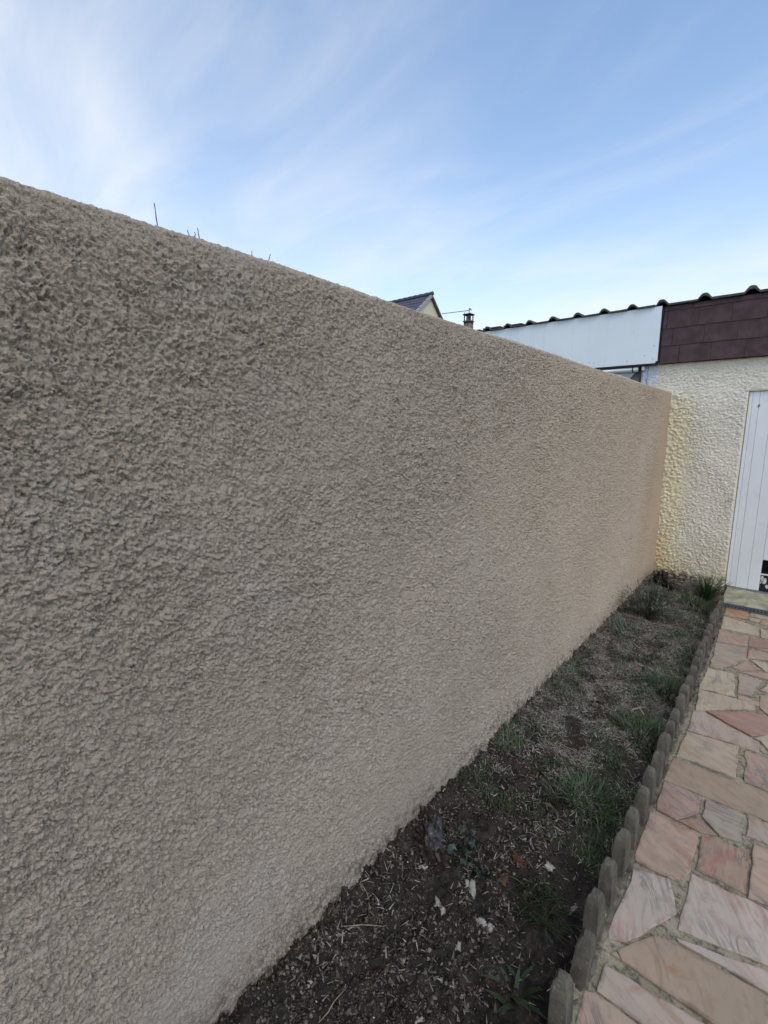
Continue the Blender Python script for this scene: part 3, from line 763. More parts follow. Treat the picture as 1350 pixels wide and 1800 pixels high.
for cidx in range(4):
    z = FZ0+0.004+cidx*ch
    st_ = joints[cidx] - SW*(1 if joints[cidx] > -0.12 else 0)
    x = st_
    while x < 3.35:
        a, b = max(x, -0.126), min(x+SW, 3.4)
        w = b-a
        if w > 0.02:
            if abs(w-SW) < 1e-4: me = rnd.choice(SM)
            else: me = shingle_mesh(w-0.006)
            o = link(bpy.data.objects.new('shingle', me), fas)
            o.location = ((a+b)/2, FY-rnd.uniform(0.001, 0.0022)-0.0005, z+rnd.gauss(0, .001))
            o.rotation_euler = (0, rnd.gauss(0, 0.002), 0)
            if cidx == 3: o.scale = (1, 1, (FZ1-z-0.004)/(ch+0.012))
            gp(o)
        x += SW
# roof sheets: flat pans with trapezoid rolls running back
def roof_sheet(name, xa, xb, rolls, rw, rh, z, yf, yb_, rise, parent, mat, th=0.018):
    pr = [(xa, 0)]
    for r_ in sorted(rolls):
        for dx, dz in ((-rw*.62, 0.0), (-rw*.28, rh*.86), (-rw*.12, rh), (rw*.12, rh), (rw*.28, rh*.86), (rw*.62, 0.0)):
            if pr[-1][0] < r_+dx < xb: pr.append((r_+dx, dz))
    pr.append((xb, 0))
    ny = 10; v = []; f = []
    for j in range(ny):
        t = j/(ny-1); yv = yf+(yb_-yf)*t
        for x, dz in pr:
            wob = 0.004*math.sin(x*23+1)+0.003*math.sin(x*51)
            v.append((x, yv+(wob if j == 0 else 0), z+dz+rise*t+wob*.5))
    n = len(pr); k0 = len(v)
    for j in range(ny):
        t = j/(ny-1); yv = yf+(yb_-yf)*t
        for x, dz in pr: v.append((x, yv+(0.004*math.sin(x*23+1)+0.003*math.sin(x*51) if j == 0 else 0), z+dz*.80+rise*t-th))
    for j in range(ny-1):
        for i in range(n-1):
            a = j*n+i; f.append((a, a+1, a+n+1, a+n)); f.append((k0+a, k0+a+n, k0+a+n+1, k0+a+1))
    for i in range(n-1): f.append((i, k0+i, k0+i+1, i+1)); a = (ny-1)*n+i; f.append((a, a+1, k0+a+1, k0+a))
    for j in range(ny-1): a = j*n; f.append((a, a+n, k0+a+n, k0+a)); a = j*n+n-1; f.append((a, k0+a, k0+a+n, a+n))
    return mesh_np(name, v, f, mat, parent)
rolls = [-0.150+0.358*i for i in range(11)]
gp(roof_sheet('roof', -0.20, 3.45, rolls, 0.092, 0.048, FZ1+0.022, FY-0.035, FAC+4.1, 0.10, garage, MAT_ROOF))

# ------------------------------------------------------------------ neighbour's building: white fascia panel, awning, paler roof
neigh = empty('white_panelled_outbuilding', (-1.5, FAC, 0))
tag(neigh, 'low outbuilding with long white fascia panel showing above the wall', 'outbuilding')
def npar(o): return keep_world(o, neigh)
bm = bmesh.new(); bm_box(bm, (-5.2, FY-0.03, 2.197), (-0.1435, FY-0.018, 2.742))
es = [e for e in bm.edges if all(abs(v.co.x+0.1435) < 1e-4 for v in e.verts) and abs(e.verts[0].co.z-e.verts[1].co.z) < 1e-4 and e.verts[0].co.z < 2.3]
bmesh.ops.bevel(bm, geom=es, offset=0.018, segments=4, affect='EDGES')
pan = npar(bm_obj('fascia_panel', bm, MAT_PANEL, neigh))
npar(box('fascia_backing', (-5.2, FY-0.017, 2.180), (-0.150, FAC+0.10, 2.735), MAT_BLACK, neigh))
for px, py in ((1102, 635), (1147, 631), (1044, 638.5), (1150, 608), (1133, 625), (1036, 637)):
    q = ony(px, py, FY-0.031)
    bm = bmesh.new(); bmesh.ops.create_cone(bm, cap_ends=True, segments=10, radius1=0.0045, radius2=0.003, depth=0.004, matrix=Matrix.Translation((q[0], FY-0.0315, q[2])) @ Matrix.Rotation(math.pi/2, 4, 'X'))
    npar(bm_obj('screw', bm, MAT_SCREW, pan))
rollsw = [-0.412-0.2745*i for i in range(18)]
nr = npar(roof_sheet('roof', -5.2, -0.205, rollsw, 0.080, 0.040, 2.757, FY-0.06, FAC+4.1, 0.10, neigh, MAT_ROOF, 0.014))
for i in range(4):                            # loose rows of tile edges lifting behind the eaves
    xa = -1.62-0.28*i
    npar(box('roof_flashing', (xa-0.24, FY-0.02, 2.770), (xa, FY+0.10, 2.786+0.003*(i % 2)), MAT_ROOF, nr, 0.003))
npar(box('wall', (-5.2, FAC+0.10, -0.1), (-0.33, FAC+0.20, 2.2), simple('neighbour_wall', (0.45, 0.45, 0.46), 0.9, 0.2, 0.05), neigh))
npar(tube('awning_tube', [(-2.6, FAC-0.05, 2.140), (-0.318, FAC-0.05, 2.150)], 0.026, MAT_METAL, neigh, 16))
npar(tube('tube_collar', [(-0.372, FAC-0.05, 2.150), (-0.362, FAC-0.05, 2.150)], 0.0275, MAT_BLACK, neigh, 16))
bm = bmesh.new()
vs = [bm.verts.new(q) for q in ((-2.6, FAC-0.036, 2.12), (-0.345, FAC-0.036, 2.128), (-0.50, FAC-0.010, 1.93), (-0.9, FAC+0.0, 1.5), (-2.6, FAC+0.0, 1.5))]
f = bm.faces.new(vs); r = bmesh.ops.extrude_face_region(bm, geom=[f]); bmesh.ops.translate(bm, vec=(0, 0.002, 0), verts=[v for v in r['geom'] if isinstance(v, bmesh.types.BMVert)])
npar(bm_obj('awning_cloth', bm, MAT_CLOTH, neigh))
npar(box('side_board', (-0.56, FAC+0.03, 1.4), (-0.314, FAC+0.05, 2.17), MAT_TRIM, neigh))
npar(tube('downpipe', [(-0.300, FAC-0.030, 1.2), (-0.299, FAC-0.030, 2.0), (-0.303, FAC-0.030, 2.19)], 0.0115, MAT_BLACK, neigh, 12))
npar(box('bracket', (-0.292, FAC-0.045, 2.135), (-0.262, FAC-0.017, 2.178), MAT_METAL, neigh, 0.004))
npar(tube('cable', [(-0.232, FAC-0.020, 1.2), (-0.236, FAC-0.020, 2.0), (-0.232, FAC-0.020, 2.19)], 0.003, MAT_TRIM, neigh, 8))

# ------------------------------------------------------------------ far houses
YH = 22.0
ap = ony(757, 520.5, YH)
xg = ap[0]
lf = onx(733, 546, xg); rf = onx(775, 562, xg)
house = empty('gabled_house', (xg-4, ap[1], 0))
tag(house, 'distant house with slate roof and cream gable peeking over the wall', 'house')
def hp_(o): return keep_world(o, house)
sl_l = (ap[2]-lf[2])/(ap[1]-lf[1]); sl_r = (ap[2]-rf[2])/(rf[1]-ap[1])
hw = 4.2
zl, zr = ap[2]-sl_l*hw, ap[2]-sl_r*hw
L = 9.0
v = [(xg-0.02, ap[1]-hw, 0), (xg-0.02, ap[1]+hw, 0), (xg-0.02, ap[1]+hw, zr), (xg-0.02, ap[1], ap[2]), (xg-0.02, ap[1]-hw, zl)]
v = v+[(a-L, b, c_) for a, b, c_ in v]
hp_(mesh_np('wall', v, [(0, 1, 2, 3, 4), (9, 8, 7, 6, 5), (0, 4, 9, 5), (1, 6, 7, 2)], MAT_GABLE, house))
def slope(side, sl):
    """tiled roof plane as stepped courses"""
    n = 16; vv = []; ff = []
    for k in range(n):
        for e, dz in ((0, 0.0), (1, 0.045)):
            t = (k+e)/n; yy_ = ap[1]+side*(hw+0.35)*t; zz = ap[2]-sl*(hw+0.35)*t+0.06+dz
            for xx in np.linspace(xg+0.10, xg-L-0.1, 30): vv.append((xx, yy_, zz+0.012*math.sin(xx*20)))
    nn = 30
    for r_ in range(2*n-1):
        for i in range(nn-1): a = r_*nn+i; ff.append((a, a+1, a+nn+1, a+nn))
    return hp_(mesh_np('roof', vv, ff, MAT_TILE, house))
r1 = slope(-1, sl_l); r2 = slope(1, sl_r)
hp_(box('verge_soffit', (xg+0.0, ap[1]-0.01, ap[2]-0.15), (xg+0.09, ap[1]+0.01, ap[2]+0.05), MAT_TRIM, r1))
for side, sl, rr_ in ((-1, sl_l, r1), (1, sl_r, r2)):   # verge boards along both rakes
    vv = []
    for t in (0, 1):
        yy_ = ap[1]+side*(hw+0.3)*t; zz = ap[2]-sl*(hw+0.3)*t
        vv += [(xg+0.12, yy_, zz+0.08), (xg+0.12, yy_, zz-0.07), (xg-0.01, yy_, zz-0.07), (xg-0.01, yy_, zz+0.08)]
    hp_(mesh_np('verge_board', vv, [(0, 1, 5, 4), (1, 2, 6, 5), (2, 3, 7, 6), (3, 0, 4, 7), (0, 3, 2, 1), (4, 5, 6, 7)], MAT_TRIM if side < 0 else MAT_TILE, rr_))
i = 0; xx = xg+0.15
while xx > xg-L:
    hp_(tube('ridge_tile', [(xx, ap[1], ap[2]+0.09+0.03), (xx-0.40, ap[1], ap[2]+0.09)], 0.10, MAT_TILE, house, 10)); xx -= 0.36

# house behind with the chimney; only its stack reaches over the wall
YC = 20.0
ct = ony(824, 552, YC); cb = ony(824, 577, YC)
ch_house = empty('hidden_bungalow', (ct[0], YC, 0))
tag(ch_house, 'house mostly hidden behind the wall with brick chimney and television aerial', 'house')
def cp(o): return keep_world(o, ch_house)
zr_ = cb[2]-0.75
cp(box('wall', (ct[0]-4, YC-3.5, 0), (ct[0]+3, YC+3.5, zr_-1.8), MAT_GABLE, ch_house))
v = [(ct[0]-4.3, YC-3.8, zr_-1.8), (ct[0]+3.3, YC-3.8, zr_-1.8), (ct[0]+3.3, YC+3.8, zr_-1.8), (ct[0]-4.3, YC+3.8, zr_-1.8), (ct[0]-2, YC, zr_), (ct[0]+1, YC, zr_)]
cp(mesh_np('roof', v, [(0, 1, 5, 4), (1, 2, 5), (2, 3, 4, 5), (3, 0, 4), (0, 3, 2, 1)], MAT_TILE, ch_house))
hwc = 0.165
stack = cp(box('chimney', (ct[0]-hwc, YC-hwc, zr_-0.6), (ct[0]+hwc, YC+hwc, cb[2]+0.19), MAT_BRICK, ch_house, 0.01))
cp(box('corbel', (ct[0]-hwc*.98, YC-hwc*.98, cb[2]+0.19), (ct[0]+hwc*.98, YC+hwc*.98, cb[2]+0.27), MAT_FASCIA, stack))
cp(box('corbel', (ct[0]-hwc*1.18, YC-hwc*1.18, cb[2]+0.27), (ct[0]+hwc*1.18, YC+hwc*1.18, cb[2]+0.32), MAT_CAP, stack, 0.008))
bm = bmesh.new(); bmesh.ops.create_cone(bm, cap_ends=True, segments=16, radius1=0.12, radius2=0.10, depth=0.24, matrix=Matrix.Translation((ct[0], YC, cb[2]+0.43)))
cp(bm_obj('flue_pot', bm, MAT_CAP, stack))
for sx_, sy_ in ((-1, -1), (1, -1), (1, 1), (-1, 1)):
    cp(box('cap_post', (ct[0]+sx_*.14-.02, YC+sy_*.14-.02, cb[2]+0.32), (ct[0]+sx_*.14+.02, YC+sy_*.14+.02, cb[2]+0.56), MAT_FASCIA, stack))
cp(box('cap', (ct[0]-hwc*1.22, YC-hwc*1.22, cb[2]+0.56), (ct[0]+hwc*1.22, YC+hwc*1.22, cb[2]+0.615), MAT_FASCIA, stack, 0.01))
aL = ony(777, 551.5, YC); aR = ony(826, 545.5, YC)
cp(tube('aerial_boom', [tuple(aL), tuple(aR)], 0.018, MAT_ALU, stack, 6))
cp(tube('aerial_mast', [(ct[0]+0.02, YC, cb[2]+0.60), (ct[0]+0.02, YC, aR[2]+0.06)], 0.02, MAT_ALU, stack, 6))
cp(tube('aerial_bracket', [(ct[0]-0.21, YC, cb[2]+0.50), (ct[0]-0.22, YC, aR[2]-0.03)], 0.014, MAT_ALU, stack, 6))
cp(tube('aerial_dipole', [(aR[0]-0.05, YC-0.02, aR[2]+0.09), (aR[0]+0.03, YC, aR[2]+0.05), (aR[0]+0.09, YC, aR[2]-0.02)], [0.02, 0.035, 0.015], MAT_ALU, stack, 6))

# ------------------------------------------------------------------ bare twigs rising behind the wall
TW = [((276, 393), (271, 357), 'tallest bare twig sticking up above the wall near the left'),
      ((330.5, 411), (330, 405), 'tiny twig tip left of the short twig pair above the wall'),
      ((343, 415), (341.5, 408), 'short stubby twig close beside the middle twig above the wall'),
      ((350, 417), (347, 401), 'middle bare twig, second tallest above the wall edge'),
      ((443, 448), (443, 441), 'short twig above the wall, left of the rightmost one'),
      ((472, 459), (475, 447), 'rightmost bare twig sticking up above the wall')]
for (b, t, lab) in TW:
    x = -0.27
    p0, p1 = onx(*b, x), onx(*t, x)
    q = empty('bare_twig', (x, p0[1], 0)); tag(q, lab, 'twig', 'bare twigs above the wall')
    d = p1-p0
    pts = [(0.0, -0.02, -0.1), (0.01, 0.0, 1.0), (0, 0, p0[2]-0.1)]
    for k in range(5):
        t_ = k/4; pts.append((rnd.gauss(0, .0007), p0[1]+d[1]*t_-p0[1]+rnd.gauss(0, .0007), p0[2]+d[2]*t_))
    s_ = tube('stem', pts, [0.006, 0.004, 0.0018, .0013, .0014, .0011, .0010, .0012], MAT_TWIG, q, 6)

# ------------------------------------------------------------------ small things in the bed
def blades(name, specs, mat, parent=None, nseg=4):
    """specs: (x,y,z, azimuth, lean0, lean1, length, width, tint)"""
    V_, F_, T_ = [], [], []
    for (x, y, z, az, l0, l1, ln_, w, tint) in specs:
        b = len(V_); px, py, pz = x, y, z; sx_, sy_ = -math.sin(az), math.cos(az); tw = rnd.uniform(-.5, .5)
        for k in range(nseg+1):
            t = k/nseg; ww = w*(1-t**1.7)*0.5+0.0002
            V_.append((px+sx_*ww, py+sy_*ww, pz+tw*ww)); V_.append((px-sx_*ww, py-sy_*ww, pz-tw*ww))
            T_ += [tint, tint]
            le = l0+(l1-l0)*t; st_ = ln_/nseg
            px += math.sin(le)*math.cos(az)*st_; py += math.sin(le)*math.sin(az)*st_; pz += math.cos(le)*st_
        for k in range(nseg): a = b+2*k; F_.append((a, a+1, a+3, a+2))
    return mesh_np(name, np.array(V_), np.array(F_), mat, parent, True, {'tint': T_})

# crumbs and stone chips of the soil: one mass
def crumbs(name, n, yr, xr, size, seed, dens=None):
    rs = np.random.RandomState(seed)
    bv = np.array([(1, 0, 0), (0, 1, 0), (-1, 0, 0), (0, -1, 0), (0, 0, 1), (0, 0, -1)], float)
    bf = np.array([(0, 1, 4), (1, 2, 4), (2, 3, 4), (3, 0, 4), (1, 0, 5), (2, 1, 5), (3, 2, 5), (0, 3, 5)])
    x = rs.uniform(*xr, n*3); y = rs.uniform(0, 1, n*3); y = yr[0]+(yr[1]-yr[0])*y**1.9
    cl = fbm(x/0.09, y/0.09+3, 2); keep = rs.rand(n*3) < np.clip(0.45+0.9*cl, 0.03, 1)
    if dens is not None: keep &= rs.rand(n*3) < dens(x, y)
    x, y = x[keep][:n], y[keep][:n]; n = len(x)
    z = bed_h(x, y)
    s = size[0]*(size[1]/size[0])**(rs.rand(n)**2.2)
    sc = rs.uniform(0.55, 1.25, (n, 3))*s[:, None]; sc[:, 2] *= 0.75
    vv = (bv[None]*(1+rs.uniform(-.5, .45, (n, 6))[..., None])+rs.normal(0, .22, (n, 6, 3)))*sc[:, None, :]
    an = rs.uniform(0, 6.28, n); ca, sa = np.cos(an)[:, None], np.sin(an)[:, None]
    rx = vv[..., 0]*ca-vv[..., 1]*sa; ry = vv[..., 0]*sa+vv[..., 1]*ca
    vv = np.stack([rx+x[:, None], ry+y[:, None], vv[..., 2]+(z+s*0.15)[:, None]], -1)
    ff = (bf[None]+6*np.arange(n)[:, None, None]).reshape(-1, 3)
    tint = np.repeat(np.clip(rs.beta(1.5, 1.9, n)*0.93*(1-0.25*sstep(2.0, 3.0, y))+rs.normal(0, .05, n)+(rs.rand(n) < 0.008)*0.5, 0, 1), 6)
    return tag(mesh_np(name, vv.reshape(-1, 3), ff, MAT_CRUMB, attr={'tint': tint}), kind='stuff')
o = crumbs('soil_crumbs', 75000, (0.3, 5.65), (0.0, 0.63), (0.0016, 0.0085), 3, lambda x, y: np.clip(1.15-1.3*sstep(0.38, 0.55, x), 0.12, 1))
o['label'] = 'dark soil crumbs and small stone chips scattered over the bed'
# flat litter and dry grass lying about: one mass
rs = np.random.RandomState(8)
def scatter(n, y0, y1, powr, dens):
    x = rs.uniform(0.0, 0.63, n*8); y = y0+(y1-y0)*rs.rand(n*8)**powr
    k = rs.rand(n*8) < dens(x, y); x, y = x[k][:n], y[k][:n]
    return x, y, bed_h(x, y)
def d_straw(x, y):
    d = 0.05+1.0*sstep(1.5, 2.5, y)*(1-0.75*sstep(4.6, 5.3, y))
    return d*np.clip(0.35+1.2*fbm(x/0.15, y/0.22, 2), 0.04, 1)*(1-0.6*sstep(0.45, 0.6, x))
spec = []
for x, y, z in zip(*scatter(30000, 0.6, 5.6, 1.15, d_straw)):
    l0 = rnd.uniform(1.0, 1.75); spec.append((x, y, z+rnd.uniform(0.001, 0.010), rnd.uniform(0, 6.28), l0, l0+rnd.uniform(-.1, .5), rnd.uniform(0.008, 0.034), rnd.uniform(0.0010, 0.0030), rnd.betavariate(1.6, 2.4)))
o = blades('dry_grass', spec, MAT_STRAW, nseg=2); tag(o, 'flattened dry straw and dead grass littering the bed', kind='stuff')
# curled scraps of dead leaf
spec = []
for x, y, z in zip(*scatter(1300, 0.6, 5.4, 1.3, lambda x, y: np.clip(0.35+1.1*fbm(x/0.12+5, y/0.14, 2), 0.03, 1))):
    l0 = rnd.uniform(0.9, 1.7); spec.append((x, y, z+rnd.uniform(0.001, 0.007), rnd.uniform(0, 6.28), l0, l0+rnd.uniform(-.8, .9), rnd.uniform(0.008, 0.024), rnd.uniform(0.003, 0.009), rnd.betavariate(1.0, 4.5)*0.8))
o = blades('leaf_litter', spec, MAT_STRAW, nseg=3); tag(o, 'small curled scraps of dead leaf strewn over the soil', kind='stuff')
# fine live grass mixed in
spec = []
for x, y, z in zip(*scatter(15000, 1.6, 5.5, 1.0, lambda x, y: np.clip(0.05+1.2*fbm(x/0.17+8, y/0.25, 2)+0.75*sstep(0.35, 0.55, x), 0.02, 1))):
    l0 = rnd.uniform(0.2, 1.3); spec.append((x, y, z, rnd.uniform(0, 6.28), l0, l0+rnd.uniform(.2, .9), rnd.uniform(0.015, 0.05), rnd.uniform(0.0014, 0.003), rnd.betavariate(1.5, 2.2)))
o = blades('low_grass', spec, MAT_GRASS, nseg=3); tag(o, 'thin low green grass growing through the litter', kind='stuff')

def tuft(name, px, py, r, n, ln_, w, lab, cat='grass tuft', l=(0.3, 1.2), mat=MAT_GRASS, group=None, tr=(0, 1), flop=None, nseg=4):
    p = onz(px, py, 0.0); z = hz(p[0], p[1])
    e = empty(name, (p[0], p[1], z)); tag(e, lab, cat, group)
    sp_ = []
    for _ in range(n):
        a = rnd.uniform(0, 6.28); q = r*math.sqrt(rnd.random()); az = a+rnd.gauss(0, .6)
        if flop is not None: az = flop+rnd.gauss(0, .8)
        l0 = rnd.uniform(*l); x, y = q*math.cos(a), q*math.sin(a)
        sp_.append((x, y, hz(p[0]+x, p[1]+y)-z-0.003, az, l0*0.6, l0+rnd.uniform(.15, .7), ln_*rnd.uniform(.5, 1.15), w*rnd.uniform(.6, 1.2), min(1, max(0, rnd.uniform(*tr)*rnd.uniform(.5, 1.1)))))
    blades('blades', sp_, mat, e, nseg); return e
G = 'grass tufts in the bed'
tuft('grass_tuft', 945, 1580, 0.075, 190, 0.105, 0.0034, 'dark green grass tuft flopping beside the nearest brown husks', flop=-0.5, l=(0.6, 1.35), group=G, tr=(0, .8))
tuft('grass_tuft', 1030, 1400, 0.10, 120, 0.11, 0.0070, 'broad-bladed green grass tuft mid bed close to the pickets', l=(0.8, 1.5), group=G, tr=(.1, .9))
tuft('grass_tuft', 985, 1405, 0.06, 70, 0.09, 0.0050, 'bluish grass tuft just left of the broad-bladed one', l=(0.4, 1.3), group=G)
tuft('grass_tuft', 1130, 1282, 0.10, 200, 0.12, 0.0062, 'lush bright green grass tuft leaning on the pickets', l=(0.6, 1.45), group=G, tr=(.2, 1))
tuft('grass_tuft', 1178, 1205, 0.12, 300, 0.11, 0.0040, 'dense dark green grass patch against the pickets beyond the lush tuft', l=(0.5, 1.4), group=G, tr=(0, .7))
tuft('grass_tuft', 893, 1312, 0.08, 110, 0.11, 0.0034, 'pale grass tuft growing at the foot of the wall', flop=2.6, l=(1.0, 1.6), group=G, tr=(.5, 1))
tuft('grass_tuft', 1222, 1062, 0.13, 240, 0.10, 0.0050, 'green weedy grass tuft in front of the strap-leaved plant', l=(0.2, 1.2), group=G, tr=(0, .9))
tuft('grass_tuft', 1098, 1112, 0.12, 160, 0.09, 0.0050, 'grey green grass patch just before the bushy shrub', l=(0.3, 1.2), group=G, mat=MAT_SAGE)
tuft('grass_tuft', 995, 1195, 0.09, 110, 0.08, 0.0036, 'sparse grass patch hugging the wall halfway along the bed', l=(0.5, 1.3), group=G, mat=MAT_SAGE)
tuft('broadleaf_weed', 905, 1725, 0.04, 14, 0.09, 0.017, 'dark broad-leaved weed in the near corner by the first picket', 'weed', l=(1.0, 1.6), tr=(0, .3), nseg=5)
tuft('grass_sprig', 1062, 1562, 0.006, 6, 0.06, 0.0035, 'small green grass sprig poking between two near pickets', 'grass sprig', l=(0.3, 1.1))
# pale strap leaves lying crossed near the lush tuft
p = onz(1124, 1248, 0.05); e = empty('crossed_leaf', (p[0], p[1], 0)); tag(e, 'two pale green leaf blades crossed in an x above the grass', 'leaf blades')
blades('blades', [(-.03, -.03, .055, 0.85, 1.4, 1.6, .085, .008, 1.0), (.03, -.04, .055, 2.2, 1.4, 1.55, .09, .008, 1.0)], MAT_GRASS, e, 4)

# bushy grey-green shrub near the corner
p = onz(1143, 1088, 0.0)
e = empty('lavender_shrub', (p[0], p[1], hz(p[0], p[1]))); tag(e, 'bushy grey green lavender-like shrub at the far end of the bed', 'shrub')
spc = []; bm = bmesh.new()
for k in range(80):
    az = rnd.uniform(0, 6.28); le = rnd.uniform(0.1, 1.15); Ls = rnd.uniform(.20, .33); pts = []
    for j in range(5):
        t = j/4; pts.append((math.sin(le*(.5+.5*t))*math.cos(az)*Ls*t*.95, math.sin(le*(.5+.5*t))*math.sin(az)*Ls*t*.95, math.cos(le*(.5+.5*t))*Ls*t*1.05))
    bm_tube(bm, pts, [.003, .0026, .002, .0016, .001], 5, False)
    for j in range(34):
        t = rnd.uniform(.2, 1.0)**.8; i0 = min(3, int(t*4)); f_ = t*4-i0
        q = [pts[i0][c_]+(pts[i0+1][c_]-pts[i0][c_])*f_ for c_ in range(3)]
        spc.append((*q, rnd.uniform(0, 6.28), rnd.uniform(.2, 1.2), rnd.uniform(.3, 1.5), rnd.uniform(.022, .045), rnd.uniform(.0022, .0038), min(1, rnd.betavariate(2, 2.2))))
bm_obj('branches', bm, MAT_STEM, e, True); blades('foliage', spc, MAT_SAGE, e, 3)

# strap-leaved plant by the door
p = onz(1243, 1046, 0.0)
e = empty('strap_leaf_plant', (p[0], p[1], hz(p[0], p[1]))); tag(e, 'spiky strap-leaved green plant at the corner of the garage door', 'plant')
spc = [(rnd.gauss(0, .016), rnd.gauss(0, .016), 0, rnd.uniform(0, 6.28), rnd.uniform(.05, .85), rnd.uniform(.5, 1.35), rnd.uniform(.18, .33), rnd.uniform(.008, .013), min(1, rnd.betavariate(2, 2.3)+(0.45 if rnd.random() < .08 else 0))) for _ in range(120)]
blades('leaves', spc, MAT_SPIKE, e, 6)

# dark dead root clump in the corner
def lump(name, p, r, mat, seed, parent=None, amp=0.45, sub=4, freq=3.0, tint=False):
    rs_ = np.random.RandomState(seed); bm = bmesh.new(); bmesh.ops.create_icosphere(bm, subdivisions=sub, radius=1.0)
    co_ = np.array([v.co[:] for v in bm.verts]); ff = np.array([[v.index for v in f.verts] for f in bm.faces]); bm.free()
    o1 = rs_.rand(6)*40
    n = fbm(co_[:, 0]*freq+o1[0]+co_[:, 2]*freq*.7, co_[:, 1]*freq+o1[1]-co_[:, 2]*freq*.6, 4, .6)
    n2 = perlin(co_[:, 0]*freq*3+o1[2]+co_[:, 2]*5, co_[:, 1]*freq*3+o1[3]+co_[:, 2]*4)
    vv = co_*(1+amp*n+amp*.35*n2)[:, None]*np.array(r)[None]
    return mesh_np(name, vv+np.array(p)[None], ff, mat, parent, True, {'tint': np.clip(.45+.5*n+.4*n2, 0, 1)} if tint else None)
p = onz(1163, 1031, 0.0)
e = empty('dead_root_clump', (p[0], p[1], hz(p[0], p[1]))); tag(e, 'black dead root clump in the corner between wall and garage', 'root')
lump('root', (0, 0, .045), (.062, .055, .075), MAT_DEAD, 4, e, .8, 4, 2.4, True)
lump('root', (.055, -.03, .02), (.045, .04, .04), MAT_DEAD, 9, e, .9, 3, 2.6, True)
lump('root', (-.05, .02, .03), (.04, .05, .05), MAT_DEAD, 12, e, .9, 3, 2.6, True)
bm = bmesh.new()
for k in range(26):
    az = rnd.uniform(0, 6.28); a = Vector((math.cos(az)*.03, math.sin(az)*.03, rnd.uniform(.02, .09)))
    b = a+Vector((math.cos(az)*rnd.uniform(.02, .06), math.sin(az)*rnd.uniform(.02, .06), rnd.uniform(-.05, .05))); bm_tube(bm, [a, (a+b)/2+Vector((0, 0, .01)), b], [.005, .004, .001], 5)
bm_obj('rootlets', bm, MAT_STEM, e, True)

# ashy stump with ivy beside the wall, near
p = onz(765, 1487, 0.0)
e = empty('ashy_stump', (p[0], p[1], hz(p[0], p[1]))); tag(e, 'split stump with whitish ashy crust near the foot of the wall', 'stump')
lump('trunk', (-.004, 0, .040), (.026, .024, .050), MAT_STUMPW, 21, e, .75, 4, 1.7)
lump('trunk_base', (.004, -.022, .012), (.034, .030, .034), MAT_STUMPW, 25, e, .5, 4, 2.2)
lump('bark', (-.030, -.02, .012), (.036, .036, .030), MAT_DEAD, 27, e, .7, 4, 2.6, True)
lump('bark', (.040, -.035, .004), (.032, .022, .022), MAT_DEAD, 29, e, .7, 4, 2.6, True)
lump('bark', (-.006, -.055, .006), (.040, .024, .024), MAT_DEAD, 31, e, .8, 4, 2.6, True)
lump('bark', (-.045, .035, .012), (.030, .034, .026), MAT_DEAD, 33, e, .8, 4, 2.6, True)
p = onz(822, 1512, 0.0); zi = hz(p[0], p[1])
e = empty('ivy_plant', (p[0], p[1], zi)); tag(e, 'ragged ivy with lobed dark green leaves trailing right of the stump', 'ivy')
def leaf_mesh(seed):
    r = random.Random(seed); bm = bmesh.new(); out = []
    tips = [(0, 1.0), (.52, .62), (.95, .36), (.52, .20), (.62, -.22), (.2, -.12)]
    prof_ = [(0, 1.0), (.20, .62), (.58, .66), (.36, .30), (.62, .0), (.24, -.06), (0, -.18)]
    L_ = [(x*r.uniform(.85, 1.15), y) for x, y in prof_]; Rr = [(-x*r.uniform(.85, 1.15), y) for x, y in prof_[1:-1]][::-1]
    cv = bm.verts.new((0, .25, .10))
    vs = [bm.verts.new((x, y, -.25*x*x-.18*y*y+r.gauss(0, .03))) for x, y in L_+Rr]
    for i in range(len(vs)): bm.faces.new((cv, vs[i], vs[(i+1) % len(vs)]))
    bmesh.ops.solidify(bm, geom=list(bm.faces), thickness=0.03)
    me = bpy.data.meshes.new('leaf'); bm.to_mesh(me); bm.free(); me.materials.append(MAT_LEAF); return me
LM = [leaf_mesh(i) for i in range(5)]
stem_pts = []
for k in range(9): t = k/8; stem_pts.append((-.045+.10*t, .05-.13*t, .035+.02*math.sin(t*6)-.02*t))
tube('stem', stem_pts, .003, MAT_STEM, e, 6)
for k in range(36):
    t = rnd.random(); i0 = min(7, int(t*8)); q = Vector(stem_pts[i0])
    o = link(bpy.data.objects.new('leaf', rnd.choice(LM)), e)
    o.location = q+Vector((rnd.gauss(0, .036), rnd.gauss(0, .036), rnd.uniform(-.01, .03)))
    s_ = rnd.uniform(.016, .032); o.scale = (s_, s_, s_); o.rotation_euler = (rnd.gauss(.1, .55), rnd.gauss(0, .55), rnd.uniform(0, 6.28))

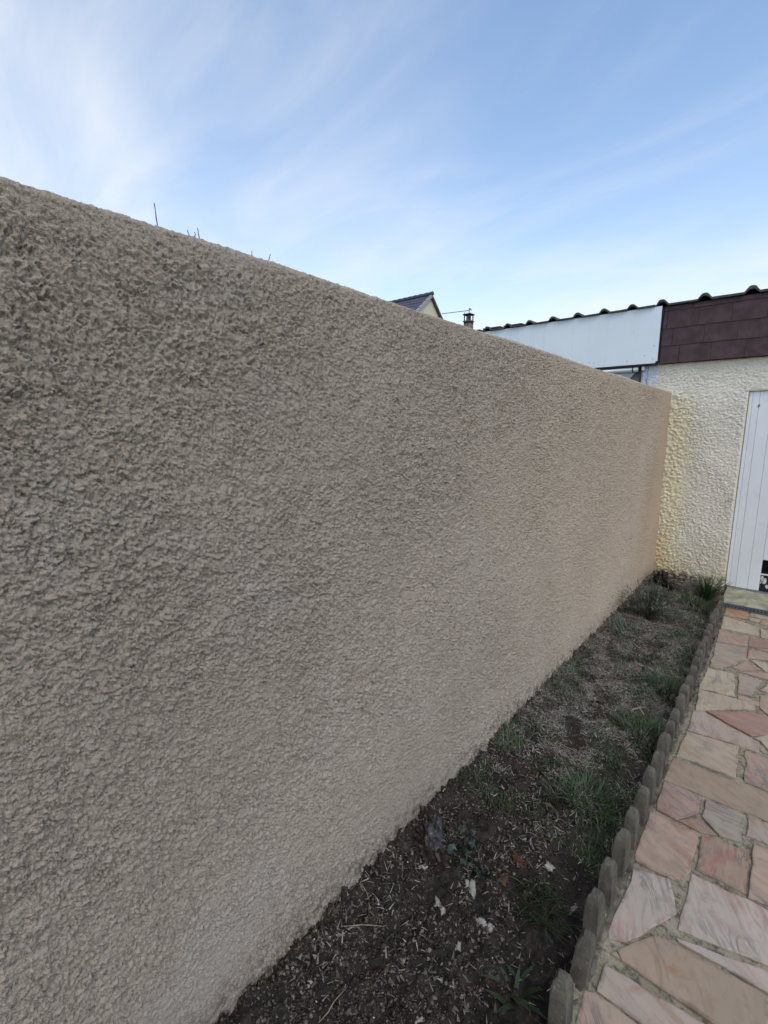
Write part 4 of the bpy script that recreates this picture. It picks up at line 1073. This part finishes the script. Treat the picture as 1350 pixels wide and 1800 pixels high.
# brown husks and pale chips
def chip(name, px, py, size, lab, mat, cat, seed, flat=.35, elong=1.0, group=None):
    p = onz(px, py, 0.0); z = hz(p[0], p[1])
    o = lump(name, (0, 0, 0), (size*elong, size, size*flat), mat, seed, None, .75, 3, 1.3)
    o.location = (p[0], p[1], z+size*flat*.25); o.rotation_euler = (rnd.gauss(0, .3), rnd.gauss(0, .3), rnd.uniform(0, 3.1))
    return tag(o, lab, cat, group)
chip('dry_husk', 911, 1513, .017, 'round orange brown dry husk on the soil by the dark grass', MAT_BROWNCHIP, 'husk', 41, .9, 1.1)
chip('dry_husk', 884, 1545, .016, 'dark reddish brown husk just below the orange brown one', MAT_BROWNCHIP, 'husk', 42, .8, 1.0)
CH = [(963, 1521, .014, 'largest round white chip, right of the brown husks', 1.0), (1006, 1570, .0095, 'white pointed chip alone on bare dark soil near the pickets', 1.7),
      (827, 1569, .013, 'flat white chip below the ivy leaves', 1.9), (812, 1588, .0095, 'small rounded white chip below the flat one', 1.0),
      (777, 1598, .012, 'long grey white shard left of the small rounded chip', 2.2), (846, 1617, .013, 'pale beige chip, left one of two side by side', 1.1),
      (863, 1625, .011, 'pale beige chip, right one of two side by side', 1.1), (921, 1470, .008, 'small white chip beside a dry stem above the husks', 1.2),
      (930, 1433, .009, 'pale flake on the soil far above the husks', 1.5), (736, 1793, .009, 'white chip at the very bottom edge of the bed', 1.0),
      (744, 1533, .009, 'pale chip just below the ashy stump', 1.2), (709, 1683, .007, 'small pale chip in the crumbly soil near the bottom', 1.0), (721, 1681, .0055, 'tiny white chip right beside another in crumbly soil', 1.0),
      (807, 1660, .009, 'pale squarish chip on the soil below the beige pair', 1.4)]
for i, (px, py, s, lab, el) in enumerate(CH): chip('pale_chip', px, py, s, lab, MAT_CHIP, 'chip', 60+i, .28, el*1.2, 'pale chips on the soil')
# fallen sticks
ST = [((918, 1466), (995, 1482), 'thin brown stick lying on the soil above the husks'), ((690, 1686), (651, 1745), 'thin straight stick in the crumbly soil near the bottom'),
      ((980, 1308), (1030, 1330), 'pale dry stem lying among grass mid bed'), ((600, 1645), (672, 1640), 'pale curved straw lying across crumbly soil by the wall'),
      ((560, 1800), (612, 1745), 'bluish grey dry leaf stalk at the bottom edge by the wall')]
for (a, b, lab) in ST:
    A, B = onz(*a), onz(*b); A[2] = hz(A[0], A[1])+.012; B[2] = hz(B[0], B[1])+.012; mid = (A+B)/2+np.array([0, 0, .006]); mid[2] = max(mid[2], hz(mid[0], mid[1])+.008)
    e = tube('dry_stick', [A, (A+mid)/2+np.array([.004, .003, 0]), mid, (B+mid)/2, B], [.0012, .0016, .0015, .0014, .0008], MAT_STEM if 'brown' in lab or 'straight' in lab else MAT_PALESTEM, None, 6)
    tag(e, lab, 'stick', 'dry sticks on the soil')
